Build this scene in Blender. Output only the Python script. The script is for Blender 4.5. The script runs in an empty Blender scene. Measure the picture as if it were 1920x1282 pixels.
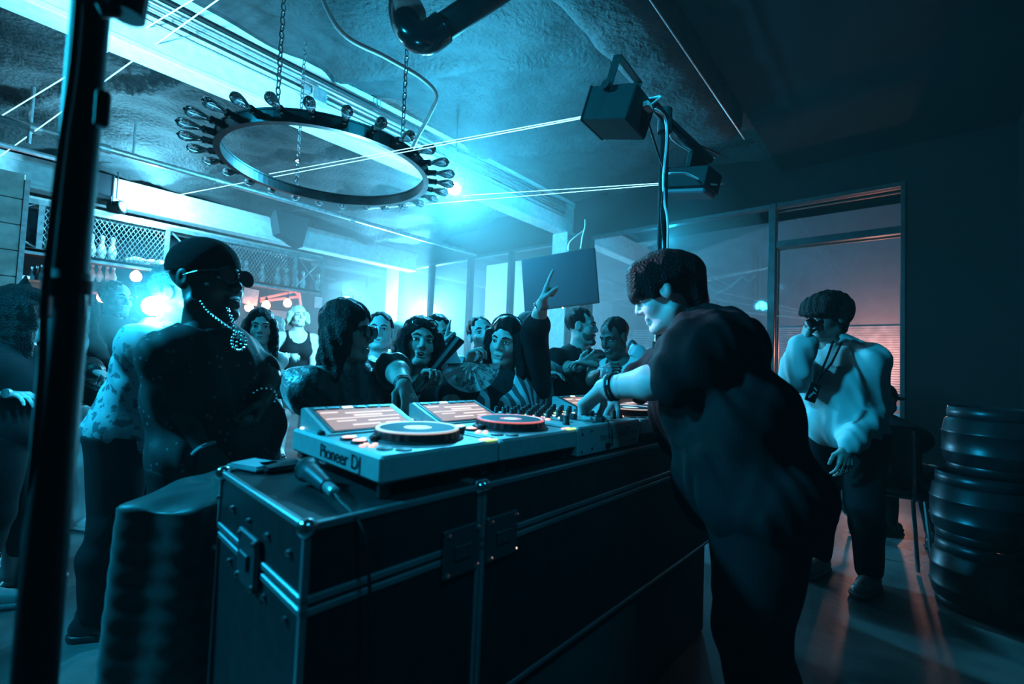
import bpy, math, random
import numpy as np
from math import sin, cos, pi, radians, sqrt, atan2
from mathutils import Vector, Matrix, Quaternion

random.seed(7); rng = np.random.default_rng(7)
scene = bpy.context.scene
COL = scene.collection

# ------------------------------------------------------------------ camera
F_PX, CAM_Z = 850.0, 1.17
PITCH, ROLL, YAW = radians(2.5), radians(2.3), radians(41)
fw = np.array([cos(YAW), sin(YAW), 0.0]); rt = np.array([sin(YAW), -cos(YAW), 0.0]); UP = np.array([0, 0, 1.0])
_f = fw * cos(PITCH) + UP * sin(PITCH); _u = UP * cos(PITCH) - fw * sin(PITCH)
_U = _u * cos(ROLL) - rt * sin(ROLL); _R = rt * cos(ROLL) + _u * sin(ROLL)
CAM = np.array([0, 0, CAM_Z])
cam_data = bpy.data.cameras.new('camera'); cam_data.sensor_width = 36.0
cam_data.lens = F_PX / 1920 * 36.0
cam_data.clip_start = 0.02
cam_data.dof.use_dof = True; cam_data.dof.focus_distance = 2.6; cam_data.dof.aperture_fstop = 2.2
cam = bpy.data.objects.new('camera', cam_data); COL.objects.link(cam)
cam.matrix_world = Matrix(((_R[0], _U[0], -_f[0], 0), (_R[1], _U[1], -_f[1], 0), (_R[2], _U[2], -_f[2], CAM_Z), (0, 0, 0, 1)))
scene.camera = cam

def W(px, py, d):
    """room point seen at a photograph position, d metres ahead"""
    return CAM + (_f + _R * (px - 960) / F_PX + _U * (641 - py) / F_PX) * d
def Wz(px, py, z):
    v = _f + _R * (px - 960) / F_PX + _U * (641 - py) / F_PX
    return CAM + v * ((z - CAM_Z) / v[2])
def Wy(px, py, y):
    v = _f + _R * (px - 960) / F_PX + _U * (641 - py) / F_PX
    return CAM + v * (y / v[1])
def Wx(px, py, x):
    v = _f + _R * (px - 960) / F_PX + _U * (641 - py) / F_PX
    return CAM + v * (x / v[0])

# ------------------------------------------------------------------ world, exposure
scene.view_settings.view_transform = 'Standard'
scene.view_settings.look = 'None'
scene.view_settings.gamma = 1.0
scene.view_settings.use_curve_mapping = False
scene.view_settings.exposure = 0.0
scene.cycles.use_denoising = True
scene.cycles.max_bounces = 8; scene.cycles.transmission_bounces = 8; scene.cycles.use_adaptive_sampling = True; scene.cycles.adaptive_threshold = 0.05; scene.cycles.diffuse_bounces = 1; scene.cycles.glossy_bounces = 2
scene.cycles.transparent_max_bounces = 16; scene.cycles.volume_bounces = 0
scene.cycles.sample_clamp_indirect = 3.0; scene.cycles.sample_clamp_direct = 0.0
scene.cycles.caustics_reflective = False; scene.cycles.caustics_refractive = False
world = bpy.data.worlds.new('world'); scene.world = world; world.use_nodes = True
bg = world.node_tree.nodes['Background']
bg.inputs[0].default_value = (0.03, 0.50, 0.80, 1); bg.inputs[1].default_value = 0.024

CY = (0.010, 0.46, 0.80)      # cyan stage light
CW = (0.018, 0.54, 0.92)        # hot cyan-white light
CH_ = (0.16, 0.68, 1.0)      # bare white-blue lamp light
WARM = (1.0, 0.30, 0.16)
def lamp(name, kind, loc, energy, color=CY, target=None, size=0.05, spot=60, blend=0.5):
    l = bpy.data.lights.new(name, kind); l.energy = energy; l.color = color
    if kind == 'AREA': l.size = size
    else: l.shadow_soft_size = size
    if kind == 'SPOT': l.spot_size = radians(spot); l.spot_blend = blend
    o = bpy.data.objects.new(name, l); COL.objects.link(o); o.location = Vector(loc)
    if target is not None:
        o.rotation_euler = (Vector(target) - Vector(loc)).to_track_quat('-Z', 'Y').to_euler()
    return o

# ------------------------------------------------------------------ materials
MATS = {}
def mat(name, color=(0.5, 0.5, 0.5), rough=0.6, metal=0.0, var=0.0, scale=8.0, bump=0.0, bscale=40.0, emit=None, estr=0.0, spec=0.5, color2=None, sheen=0.0, coords='Object'):
    if name in MATS: return MATS[name]
    m = bpy.data.materials.new(name); m.use_nodes = True; nt = m.node_tree
    b = nt.nodes['Principled BSDF']
    b.inputs['Base Color'].default_value = (*color, 1); b.inputs['Roughness'].default_value = rough
    b.inputs['Metallic'].default_value = metal; b.inputs['Specular IOR Level'].default_value = spec
    if sheen: b.inputs['Sheen Weight'].default_value = sheen
    tc = nt.nodes.new('ShaderNodeTexCoord')
    if var > 0 or color2:
        n = nt.nodes.new('ShaderNodeTexNoise'); n.inputs['Scale'].default_value = scale; n.inputs['Detail'].default_value = 6
        nt.links.new(tc.outputs[coords], n.inputs['Vector'])
        r = nt.nodes.new('ShaderNodeValToRGB')
        c2 = color2 or tuple(max(0, c * (1 - var)) for c in color); c1 = color if color2 else tuple(min(1, c * (1 + var)) for c in color)
        r.color_ramp.elements[0].position = 0.35; r.color_ramp.elements[1].position = 0.65
        r.color_ramp.elements[0].color = (*c2, 1); r.color_ramp.elements[1].color = (*c1, 1)
        nt.links.new(n.outputs['Fac'], r.inputs['Fac']); nt.links.new(r.outputs['Color'], b.inputs['Base Color'])
    if bump > 0:
        n2 = nt.nodes.new('ShaderNodeTexNoise'); n2.inputs['Scale'].default_value = bscale; n2.inputs['Detail'].default_value = 4
        nt.links.new(tc.outputs[coords], n2.inputs['Vector'])
        bp = nt.nodes.new('ShaderNodeBump'); bp.inputs['Strength'].default_value = bump; bp.inputs['Distance'].default_value = 0.02
        nt.links.new(n2.outputs['Fac'], bp.inputs['Height']); nt.links.new(bp.outputs['Normal'], b.inputs['Normal'])
    if emit:
        b.inputs['Emission Color'].default_value = (*emit, 1); b.inputs['Emission Strength'].default_value = estr
    MATS[name] = m
    return m

# ------------------------------------------------------------------ mesh builder
class MB:
    def __init__(s): s.v = []; s.f = []; s.smooth = False
    def add(s, verts, faces):
        n = len(s.v); s.v += [tuple(map(float, p)) for p in verts]; s.f += [tuple(i + n for i in f) for f in faces]; return s
    def box(s, c, size, rot=None, bevel=0.0):
        c = np.array(c, float); h = np.array(size, float) / 2
        if bevel > 0 and bevel < h.min():
            pts = []; b = bevel
            for sx in (-1, 1):
                for sy in (-1, 1):
                    for sz in (-1, 1):
                        q = np.array([sx, sy, sz], float)
                        for ax in range(3):
                            p = q * (h - b); p[ax] = q[ax] * h[ax]; pts.append(p)
            def idx(sx, sy, sz, ax): return (((sx > 0) * 4 + (sy > 0) * 2 + (sz > 0)) * 3 + ax)
            fs = []
            for ax in range(3):
                o = [i for i in range(3) if i != ax]
                for sg in (-1, 1):
                    q = []
                    for a, b2 in ((-1, -1), (1, -1), (1, 1), (-1, 1)):
                        t = [0, 0, 0]; t[ax] = sg; t[o[0]] = a; t[o[1]] = b2; q.append(idx(*t, ax))
                    fs.append(q)
            for ax in range(3):
                o = [i for i in range(3) if i != ax]
                for a in (-1, 1):
                    for b2 in (-1, 1):
                        t0 = [0, 0, 0]; t1 = [0, 0, 0]; t0[ax] = -1; t1[ax] = 1
                        for t in (t0, t1): t[o[0]] = a; t[o[1]] = b2
                        fs.append([idx(*t0, o[0]), idx(*t1, o[0]), idx(*t1, o[1]), idx(*t0, o[1])])
            for sx in (-1, 1):
                for sy in (-1, 1):
                    for sz in (-1, 1): fs.append([idx(sx, sy, sz, 0), idx(sx, sy, sz, 1), idx(sx, sy, sz, 2)])
            p = np.array(pts)
        else:
            p = np.array([[x, y, z] for x in (-1, 1) for y in (-1, 1) for z in (-1, 1)], float) * h
            fs = [(0, 1, 3, 2), (4, 6, 7, 5), (0, 4, 5, 1), (2, 3, 7, 6), (0, 2, 6, 4), (1, 5, 7, 3)]
        if rot is not None: p = p @ np.array(rot, float).T
        return s.add(p + c, fs)
    def bx(s, x0, x1, y0, y1, z0, z1, bevel=0.0):
        return s.box(((x0 + x1) / 2, (y0 + y1) / 2, (z0 + z1) / 2), (abs(x1 - x0), abs(y1 - y0), abs(z1 - z0)), bevel=bevel)
    def tube(s, pts, r, n=10, caps=True, closed=False):
        P = [np.array(p, float) for p in pts]; m = len(P)
        R = r if hasattr(r, '__len__') else [r] * m
        T = []
        for i in range(m):
            a = P[(i - 1) % m] if (closed or i > 0) else P[i]; b = P[(i + 1) % m] if (closed or i < m - 1) else P[i]
            t = b - a; T.append(t / (np.linalg.norm(t) + 1e-12))
        ref = np.array([0, 0, 1.0]) if abs(T[0][2]) < 0.9 else np.array([1.0, 0, 0])
        u = np.cross(T[0], ref); u /= np.linalg.norm(u); vs = []
        for i in range(m):
            u = u - T[i] * (u @ T[i]); u /= np.linalg.norm(u); w = np.cross(T[i], u)
            for k in range(n):
                a = 2 * pi * k / n; vs.append(P[i] + (u * cos(a) + w * sin(a)) * R[i])
        fs = []
        for i in range(m if closed else m - 1):
            j = (i + 1) % m
            for k in range(n):
                fs.append((i * n + k, i * n + (k + 1) % n, j * n + (k + 1) % n, j * n + k))
        if caps and not closed: fs.append(tuple(range(n - 1, -1, -1))); fs.append(tuple((m - 1) * n + k for k in range(n)))
        return s.add(vs, fs)
    def lathe(s, prof, n=20, origin=(0, 0, 0), axis=(0, 0, 1)):
        ax = Vector(axis).normalized(); q = Vector((0, 0, 1)).rotation_difference(ax).to_matrix(); q = np.array(q)
        vs = []; o = np.array(origin, float)
        for (r, z) in prof:
            for k in range(n):
                a = 2 * pi * k / n; vs.append(o + q @ np.array([r * cos(a), r * sin(a), z]))
        fs = []
        for i in range(len(prof) - 1):
            for k in range(n): fs.append((i * n + k, i * n + (k + 1) % n, (i + 1) * n + (k + 1) % n, (i + 1) * n + k))
        if prof[0][0] > 1e-5: fs.append(tuple(range(n - 1, -1, -1)))
        if prof[-1][0] > 1e-5: fs.append(tuple((len(prof) - 1) * n + k for k in range(n)))
        return s.add(vs, fs)
    def prism(s, poly, depth_vec):
        P = [np.array(p, float) for p in poly]; d = np.array(depth_vec, float); n = len(P)
        fs = [tuple(range(n)), tuple(range(2 * n - 1, n - 1, -1))] + [(i, (i + 1) % n, n + (i + 1) % n, n + i) for i in range(n)]
        return s.add(P + [p + d for p in P], fs)
    def grid(s, fn, nu, nv):
        vs = [fn(i / nu, j / nv) for i in range(nu + 1) for j in range(nv + 1)]
        fs = [(i * (nv + 1) + j, (i + 1) * (nv + 1) + j, (i + 1) * (nv + 1) + j + 1, i * (nv + 1) + j + 1) for i in range(nu) for j in range(nv)]
        return s.add(vs, fs)
    def ball(s, c, r, n=10, m=8, rot=None):
        r = np.array(r if hasattr(r, '__len__') else [r] * 3, float); vs = []
        for i in range(m + 1):
            t = pi * i / m
            for k in range(n):
                a = 2 * pi * k / n; p = np.array([sin(t) * cos(a), sin(t) * sin(a), cos(t)]) * r
                vs.append((np.array(rot) @ p if rot is not None else p) + np.array(c, float))
        fs = [(i * n + k, (i + 1) * n + k, (i + 1) * n + (k + 1) % n, i * n + (k + 1) % n) for i in range(m) for k in range(n)]
        return s.add(vs, fs)
    def mesh(s, name, off=(0, 0, 0)):
        me = bpy.data.meshes.new(name); o = np.array(off, float)
        me.from_pydata([(p[0] - o[0], p[1] - o[1], p[2] - o[2]) for p in s.v], [], s.f); me.update(); me.validate()
        import bmesh
        bm = bmesh.new(); bm.from_mesh(me); bmesh.ops.recalc_face_normals(bm, faces=bm.faces); bm.to_mesh(me); bm.free()
        if s.smooth: me.shade_smooth()
        return me
    def sm(s): s.smooth = True; return s

ORIG = {}
def link(o, parent=None):
    COL.objects.link(o)
    if parent is not None: o.parent = parent
    return o
def thing(name, label, cat, loc=(0, 0, 0), group=None):
    o = bpy.data.objects.new(name, None); o.empty_display_size = 0.1; COL.objects.link(o); o.location = Vector(loc)
    ORIG[o.name] = np.array(loc, float); o['label'] = label; o['category'] = cat
    if group: o['group'] = group
    return o
def part(name, mb, m, parent, label=None):
    org = ORIG[parent.name]
    o = bpy.data.objects.new(name, mb.mesh(name, org)); o.data.materials.append(m); link(o, parent)
    ORIG[o.name] = org
    if label: o['label'] = label
    return o
def solo(name, mb, m, label, cat, group=None, loc=None):
    if loc is None:
        a = np.array(mb.v); loc = np.array([(a[:, 0].min() + a[:, 0].max()) / 2, (a[:, 1].min() + a[:, 1].max()) / 2, a[:, 2].min()])
    o = bpy.data.objects.new(name, mb.mesh(name, loc)); o.data.materials.append(m); link(o); o.location = Vector(loc)
    ORIG[o.name] = np.array(loc, float); o['label'] = label; o['category'] = cat
    if group: o['group'] = group
    return o
def struct(name, mb, m, parent=None):
    o = bpy.data.objects.new(name, mb.mesh(name)); o.data.materials.append(m); link(o, parent); ORIG[o.name] = np.zeros(3)
    if parent is None: o['kind'] = 'structure'
    return o
def rotz(a): return np.array([[cos(a), -sin(a), 0], [sin(a), cos(a), 0], [0, 0, 1.0]])
def catmull(pts, n=6):
    P = [np.array(p, float) for p in pts]; out = []
    for i in range(len(P) - 1):
        p0 = P[max(i - 1, 0)]; p1 = P[i]; p2 = P[i + 1]; p3 = P[min(i + 2, len(P) - 1)]
        for k in range(n):
            t = k / n
            out.append(0.5 * ((2 * p1) + (-p0 + p2) * t + (2 * p0 - 5 * p1 + 4 * p2 - p3) * t * t + (-p0 + 3 * p1 - 3 * p2 + p3) * t ** 3))
    return out + [P[-1]]
# ------------------------------------------------------------------ stage lights (the fixtures that carry them are built further down)
XW, YB, YR, ZC = 7.0, 10.2, -0.9, 4.1
L_MAIN = W(852, 352, 5.0)            # lamp behind the ring chandelier
L_BAR = Wy(272, 384, 8.75)           # lamp on the beam over the bar
L_CROWD = W(288, 574, 1.85)          # lamp behind the crowd at left
L_BACK = W(652, 562, 4.6)            # lamp behind the seated crowd
L_WIN = W(800, 590, 12.4)            # lamp outside the corner of the windows
lamp('main_light', 'POINT', L_MAIN, 760, (0.05, 0.56, 0.92), size=0.05)
lamp('bar_light', 'POINT', L_BAR, 420, CH_, size=0.05)
lamp('crowd_light', 'POINT', L_CROWD, 45, CW, size=0.03)
lamp('back_light', 'POINT', L_BACK, 140, CH_, size=0.03)
lamp('corner_light', 'POINT', L_WIN, 4200, (0.17, 0.62, 0.92), size=0.08)
# wash lights out of frame, plus unseen fill lights added for brightness
lamp('beam_wash', 'SPOT', (-0.5, 2.2, 2.2), 1700, CH_, target=(0.75, 4.65, 3.7), size=0.06, spot=48, blend=0.8)
lamp('beam_uplight', 'SPOT', (-1.2, 4.4, 2.2), 1200, CH_, target=(1.6, 4.75, 3.6), size=0.06, spot=40, blend=0.8)
lamp('booth_wash', 'SPOT', (-1.6, 3.4, 3.2), 1350, CY, target=(1.7, 1.0, 0.9), size=0.15, spot=70, blend=0.7)
lamp('deck_front_fill', 'SPOT', (0.15, -0.7, 2.9), 75, CY, target=(0.85, 0.76, 0.95), size=0.15, spot=27, blend=0.7)  # unseen fill light added so the deck fronts do not go black
lamp('crowd_wash', 'SPOT', (1.4, 0.2, 3.5), 190, CY, target=(2.7, 3.0, 1.1), size=0.2, spot=70, blend=0.8)
lamp('floor_wash', 'SPOT', (-0.9, 2.2, 3.6), 230, CY, target=(-0.2, 3.4, 0.0), size=0.1, spot=60, blend=0.8)
_dj = W(1235, 570, 1.62)
lamp('dj_fill', 'SPOT', _dj - rt * 1.7 + fw * 1.0 + UP * 0.9, 420, (0.50, 0.62, 0.95), target=_dj + rt * .05 - UP * .08, size=0.05, spot=19, blend=0.6)  # unseen fill light added to brighten the DJ's face and forearm
lamp('floor_spot', 'SPOT', (0.45, 5.9, 3.4), 700, CH_, target=Wz(186, 902, 0.0), size=0.02, spot=13, blend=0.25)
lamp('street_lamp', 'POINT', (9.5, 0.35, 1.55), 85, (1.0, .42, .33), size=0.12)
lamp('outside_fill', 'POINT', (7.28, 3.0, 3.3), 130, CY, size=0.1)  # made-up lamp, added to brighten the shutter wall and bench slats outside
# ================================================================== the room
concrete = mat('stained_concrete', (0.085, 0.09, 0.09), 0.42, var=0.55, scale=2.2, bump=0.12, bscale=18)
paint = mat('worn_white_paint', (0.80, 0.82, 0.82), 0.75, var=0.10, scale=14, bump=0.25, bscale=60)
foam = mat('sprayed_ceiling', (0.021, 0.024, 0.026), 0.75, var=0.35, scale=5, bump=1.0, bscale=22)
blackwall = mat('black_wall', (0.005, 0.006, 0.0065), 0.9, spec=.2, var=0.2, bump=0.1)
darkmetal = mat('dark_window_metal', (0.05, 0.06, 0.065), 0.4, metal=0.6, var=0.2)
steel = mat('galvanised_steel', (0.50, 0.52, 0.53), 0.38, metal=0.75, var=0.2, scale=20)
black = mat('black_powder_coat', (0.008, 0.009, 0.010), 0.6, var=0.2, scale=30, spec=.25)
blackgloss = mat('black_gloss', (0.012, 0.013, 0.015), 0.18)
chrome = mat('chrome', (0.8, 0.82, 0.84), 0.15, metal=1.0)
wood = mat('pale_wood', (0.46, 0.42, 0.38), 0.6, var=0.25, scale=6, bump=0.2)

m = MB().bx(-3.5, 12.5, YR - 0.3, YB + 0.6, -0.12, 0.0); struct('floor', m, concrete)
# ceiling: sprayed foil quilt with ridges
def ceil_fn(u, v):
    x = -3.2 + u * (XW + 3.2); y = YR - 0.1 + v * (YB - YR + 0.4)
    z = ZC + 0.10 - 0.34 * max(0, (y - 6.0) / 3.4) ** 1.5 * (1 if y < 9.6 else 1)
    z += 0.045 * sin(2.1 * x + 1.3 * sin(1.7 * y)) + 0.035 * sin(3.3 * y + 0.9 * x + 1.1 * sin(2.3 * x)) + 0.018 * sin(7.1 * x - 4.3 * y) + 0.012 * sin(13 * y + 5 * x)
    r = (x * 0.55 + y * 0.35) % 1.15
    z -= 0.10 * math.exp(-((r - 0.57) / 0.06) ** 2)
    return (x, y, max(z, 3.72))
m = MB().grid(ceil_fn, 120, 130).sm(); o = struct('ceiling', m, foam)
m = MB().bx(-3.2, 12.4, YR - 0.1, YB + 0.5, 4.45, 4.55); struct('ceiling_slab', m, blackwall)
m = MB().bx(-3.2, 12.4, YR - 0.12, YR, 0, 4.45); struct('wall_right', m, blackwall)
m = MB().bx(-3.2, 4.45, YB, YB + 0.12, 0, 4.45); struct('wall_bar', m, mat('bar_wall_paint', (0.05, 0.055, 0.06), 0.8, var=0.3))
m = MB().bx(-3.2, XW, YR - .1, 1.30, 3.93, 3.98); struct('booth_dark_sheet', m, blackwall)  # black sheet added so everything right of the duct stays dark
# beams
def beam(name, y0, y1, z0, z1, x0, x1):
    m = MB().bx(x0, x1, y0, y1, z0 + .03, z1).bx(x0, x1, y0 - 0.03, y1 + 0.03, z0, z0 + 0.055, bevel=0.008).bx(x0, x1, y0 - 0.02, y0 + 0.02, z1 - 0.09, z1)
    return struct(name, m, paint)
beam('trim_1', 4.67, 4.86, 3.55, 4.16, -3.1, XW - 0.02)
beam('trim_2', 9.40, 9.62, 3.36, 3.80, -3.1, XW - 0.02)
beam('trim_3', 4.67, 4.86, 3.55, 4.0, XW + 0.2, 12.2)
# insulated duct over the booth
def duct_fn(u, v):
    a = v * 2 * pi; x = -1.2 + u * 6.6
    cy, cz = 1.68, 4.02; ry, rz = 0.31, 0.27
    ca, sa = cos(a), sin(a); p = 3.2
    k = (abs(ca) ** p + abs(sa) ** p) ** (-1 / p)
    w = 1 + 0.025 * sin(9 * x + 3 * a) + 0.02 * sin(17 * x - 5 * a)
    if u > 0.995: w *= 0.86
    return (x, cy + ry * k * ca * w, cz + rz * k * sa * w)
m = MB().grid(duct_fn, 90, 40).sm(); m.add([duct_fn(1, j / 40) for j in range(40)], [tuple(range(40))])
o = struct('ceiling_duct', m, foam)
m = MB().tube([(-1.2, 1.372, 3.775), (5.42, 1.372, 3.775)], 0.008, 8)
solo('duct_edge_rod', m, steel, 'thin bright metal rod along the lower edge of the ceiling duct', 'rod')

# window wall --------------------------------------------------------
ZS, ZT = 0.16, 3.5
m = MB().bx(XW, XW + 0.16, YR, YB + 0.12, ZT, 4.45).bx(XW, XW + 0.16, YR, 0.0, 0, ZT).bx(XW, XW + 0.16, 0.0, YB + 0.12, 0, ZS)
struct('wall_window', m, blackwall)
glass = bpy.data.materials.new('window_glass'); glass.use_nodes = True; nt = glass.node_tree
for n in list(nt.nodes):
    if n.type != 'OUTPUT_MATERIAL': nt.nodes.remove(n)
tr = nt.nodes.new('ShaderNodeBsdfTransparent'); gl = nt.nodes.new('ShaderNodeBsdfGlossy'); gl.inputs['Roughness'].default_value = 0.03
lw = nt.nodes.new('ShaderNodeLayerWeight'); lw.inputs['Blend'].default_value = 0.5; pw = nt.nodes.new('ShaderNodeMath'); pw.operation = 'POWER'; pw.inputs[1].default_value = 3.2; fr = nt.nodes.new('ShaderNodeMath'); fr.operation = 'MULTIPLY_ADD'; fr.inputs[1].default_value = 0.75; fr.inputs[2].default_value = 0.09
nt.links.new(lw.outputs['Facing'], pw.inputs[0]); nt.links.new(pw.outputs[0], fr.inputs[0]); mx = nt.nodes.new('ShaderNodeMixShader')
tr.inputs['Color'].default_value = (0.93, 0.95, 0.96, 1)
nt.links.new(fr.outputs[0], mx.inputs[0]); nt.links.new(tr.outputs[0], mx.inputs[1]); nt.links.new(gl.outputs[0], mx.inputs[2])
nt.links.new(mx.outputs[0], nt.nodes['Material Output'].inputs[0])
def posty(px, py): return Wx(px, py, XW)[1]
posts = [0.0, posty(1447, 500), posty(1240, 450), posty(1103, 500), posty(955, 520), posty(878, 540), posty(805, 540), YB - 0.15]
posts = sorted(posts)
wins = []
for i in range(len(posts) - 1):
    y0, y1 = posts[i], posts[i + 1]
    w = struct('window_%d' % (i + 1), MB().bx(XW + 0.06, XW + 0.075, y0 + 0.04, y1 - 0.04, ZS + 0.04, ZT - 0.04), glass); wins.append(w)
    m = MB().bx(XW - 0.02, XW + 0.13, y0 - 0.045 if i else y0, y0 + 0.045, ZS, ZT, bevel=0.006)
    struct('window_post', m, darkmetal, w)
    m = MB().bx(XW, XW + 0.11, y0 + 0.045, y1 - 0.045, ZT - 0.05, ZT).bx(XW, XW + 0.11, y0 + 0.045, y1 - 0.045, ZS, ZS + 0.05)
    struct('window_rail', m, darkmetal, w)
# transom over the door bay at right, with orange strips painted for the light along its edges
m = MB().bx(XW, XW + 0.11, 0.04, posts[1] - 0.04, 2.88, 2.97); struct('window_transom', m, darkmetal, wins[0])
light_edge = mat('painted_light_edge', (0.55, 0.26, 0.18), 0.3, metal=0.6)  # light along the frame put into an orange metal colour
m = MB().bx(XW + 0.115, XW + 0.13, 0.02, posts[1] - 0.05, ZT - 0.05, ZT - 0.03).bx(XW + 0.115, XW + 0.13, 0.02, posts[1] - 0.05, ZT - 0.10, ZT - 0.085).bx(XW + 0.115, XW + 0.13, 0.02, posts[1] - 0.05, 2.86, 2.88)
m.bx(XW + 0.115, XW + 0.13, 0.02, 0.05, 0.7, 2.3).bx(XW + 0.115, XW + 0.135, posts[1] - 0.075, posts[1] - 0.05, 0.5, ZT - 0.6)
struct('window_light_strip', m, light_edge, wins[0])
# corner column and the window beyond the bar
m = MB().bx(XW - 0.35, XW + 0.02, YB - 0.02, YB + 0.3, 0, 4.2); struct('trim_4', m, mat('grey_paint', (.22, .24, .25), .7, var=.15))
w = struct('window_8', MB().bx(4.5, XW - 0.38, YB + 0.06, YB + 0.075, 0.2, 3.3), glass)
struct('window_rail', MB().bx(4.45, XW - 0.35, YB, YB + 0.12, 3.3, 3.4).bx(4.45, XW - 0.35, YB, YB + 0.12, 0.0, 0.2).bx(4.45, 4.55, YB, YB + 0.12, 0.2, 3.3), darkmetal, w)
m = MB().bx(4.45, XW - 0.35, YB, YB + 0.12, 3.4, 4.45); struct('wall_bar_header', m, blackwall)
# pillar under the big beam
y0, y1 = posty(1105, 450), posty(1049, 450)
m = MB().bx(XW - 0.30, XW - 0.02, y0 + 0.28, y1 - 0.05, 0, 3.56, bevel=0.01); struct('trim_5', m, paint)
m = MB().bx(XW - 0.26, XW - 0.02, y0 - 0.02, y0 + 0.28, 0, 3.5, bevel=0.01); struct('trim_6', m, darkmetal)

# outside the glass: roller shutter, white louvres by the sill
m = MB()
z = 0.9
while z < 2.05:
    m.box((10.2, 4.65, z), (0.03, 10.9, 0.034), rot=np.array([[cos(.3), 0, sin(.3)], [0, 1, 0], [-sin(.3), 0, cos(.3)]])); z += 0.042
t = thing('roller_shutter', 'dull slatted roller shutter seen through the window glass', 'shutter', (10.2, 4.6, 0))
o = part('slats', m, mat('shutter_slat', (0.34, 0.33, 0.36), 0.55, var=0.2), t); o['kind'] = 'stuff'
part('housing', MB().bx(10.24, 10.5, -0.85, 10.1, 0, 4.2), mat('shutter_wall', (0.20, 0.19, 0.21), 0.8, var=0.05), t)
white = mat('white_paint', (0.82, 0.82, 0.82), 0.6, var=0.08)
t = thing('slatted_bench', 'white slatted bench standing outside the window wall', 'bench', (XW + 0.55, 4.9, 0))
for k in range(6):
    part('slat', MB().box((XW + 0.42 + 0.02 * k, 4.9, 0.26 + 0.105 * k), (0.03, 9.9, 0.052), bevel=0.006), white, t)
for yy in (0.3, 2.6, 5.0, 7.4, 9.6):
    part('leg', MB().bx(XW + 0.56, XW + 0.62, yy - 0.04, yy + 0.04, 0.0, 0.85), white, t)
# ================================================================== overhead fittings
def ring_pts(c, r, n, z=0): return [(c[0] + r * cos(2 * pi * k / n), c[1] + r * sin(2 * pi * k / n), c[2] + z) for k in range(n)]
bulbglass = bpy.data.materials.new('bulb_glass'); bulbglass.use_nodes = True; nt = bulbglass.node_tree
for n in list(nt.nodes):
    if n.type != 'OUTPUT_MATERIAL': nt.nodes.remove(n)
_g = nt.nodes.new('ShaderNodeBsdfGlass'); _g.inputs['IOR'].default_value = 1.45; _g.inputs['Roughness'].default_value = 0.0; _g.inputs['Color'].default_value = (.97, .99, 1, 1)
nt.links.new(_g.outputs[0], nt.nodes['Material Output'].inputs[0])
filament = mat('filament', (0.75, 0.6, 0.55), 0.4, metal=0.5)
CH = np.array([1.678, 3.438, 2.6]); CR = 0.75
ch = thing('ring_chandelier', 'black ring chandelier of clear filament bulbs hung on chains', 'chandelier', CH)
def band(u, v):
    a = 2 * pi * u; prof = [(-.02, 0), (.022, 0), (.022, .012), (.016, .012), (.016, .078), (.022, .078), (.022, .09), (-.02, .09), (-.02, .078), (-.013, .078), (-.013, .012), (-.02, .012), (-.02, 0)]
    i = min(int(round(v * 12)), 12); r, z = prof[i]
    return (CH[0] + (CR + r) * cos(a), CH[1] + (CR + r) * sin(a), CH[2] + z)
part('ring', MB().grid(band, 96, 12), mat('chandelier_metal', (0.10, 0.11, 0.115), 0.32, metal=0.85, var=0.3, scale=6), ch)
NB = 28
sock = MB().lathe([(0.026, 0), (0.026, 0.012), (0.0225, 0.014), (0.0225, 0.056), (0.024, 0.058), (0.024, 0.074), (0.016, 0.074)], 16, (CR + 0.014, 0, 0.046), (1, 0, 0)).sm().mesh('socket')
_bp = [(0.017, 0), (0.018, 0.026), (0.025, 0.055), (0.035, 0.092), (0.041, 0.130), (0.040, 0.155), (0.029, 0.178), (0.012, 0.190), (0.004, 0.198), (0.0001, 0.200)]
_bp = [(r * .88, z * .78) for r, z in _bp]
bulb = MB().lathe(_bp, 20, (CR + 0.084, 0, 0.046), (1, 0, 0)).lathe([(max(r - .0035, .00005), z * .975 + .002) for r, z in reversed(_bp)], 20, (CR + 0.084, 0, 0.046), (1, 0, 0)).sm().mesh('bulb')
fil = MB()
for k in range(4):
    a = 2 * pi * k / 4; b = a + 0.8
    fil.tube([(CR + 0.095, 0.006 * cos(a), 0.046 + 0.006 * sin(a)), (CR + 0.19, 0.014 * cos(b), 0.046 + 0.016 * sin(b)), (CR + 0.10, 0.006 * cos(b + .5), 0.046 + 0.006 * sin(b + .5))], 0.0013, 4)
fil = fil.mesh('filament')
for me, mm in ((sock, black), (bulb, bulbglass), (fil, filament)): me.materials.append(mm)
for k in range(NB):
    a = 2 * pi * (k + 0.35) / NB
    s = bpy.data.objects.new('socket', sock); link(s, ch); s.rotation_euler = (0, 0, a)
    b = bpy.data.objects.new('bulb', bulb); link(b, s)
    f2 = bpy.data.objects.new('filament', fil); link(f2, b)
def chain(p0, p1, n, r=0.0045, w=0.014):
    m = MB(); p0 = np.array(p0, float); p1 = np.array(p1, float); L = np.linalg.norm(p1 - p0) / n; d = (p1 - p0) / np.linalg.norm(p1 - p0)
    s1 = np.cross(d, [1, .3, 0]); s1 /= np.linalg.norm(s1); s2 = np.cross(d, s1)
    for i in range(n):
        c = p0 + d * L * (i + .5); s = s1 if i % 2 else s2
        pts = [c + d * (L * .62 * cos(t)) + s * (w * sin(t)) for t in [2 * pi * k / 10 for k in range(10)]]
        m.tube(pts, r, 5, closed=True)
    return m
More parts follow.
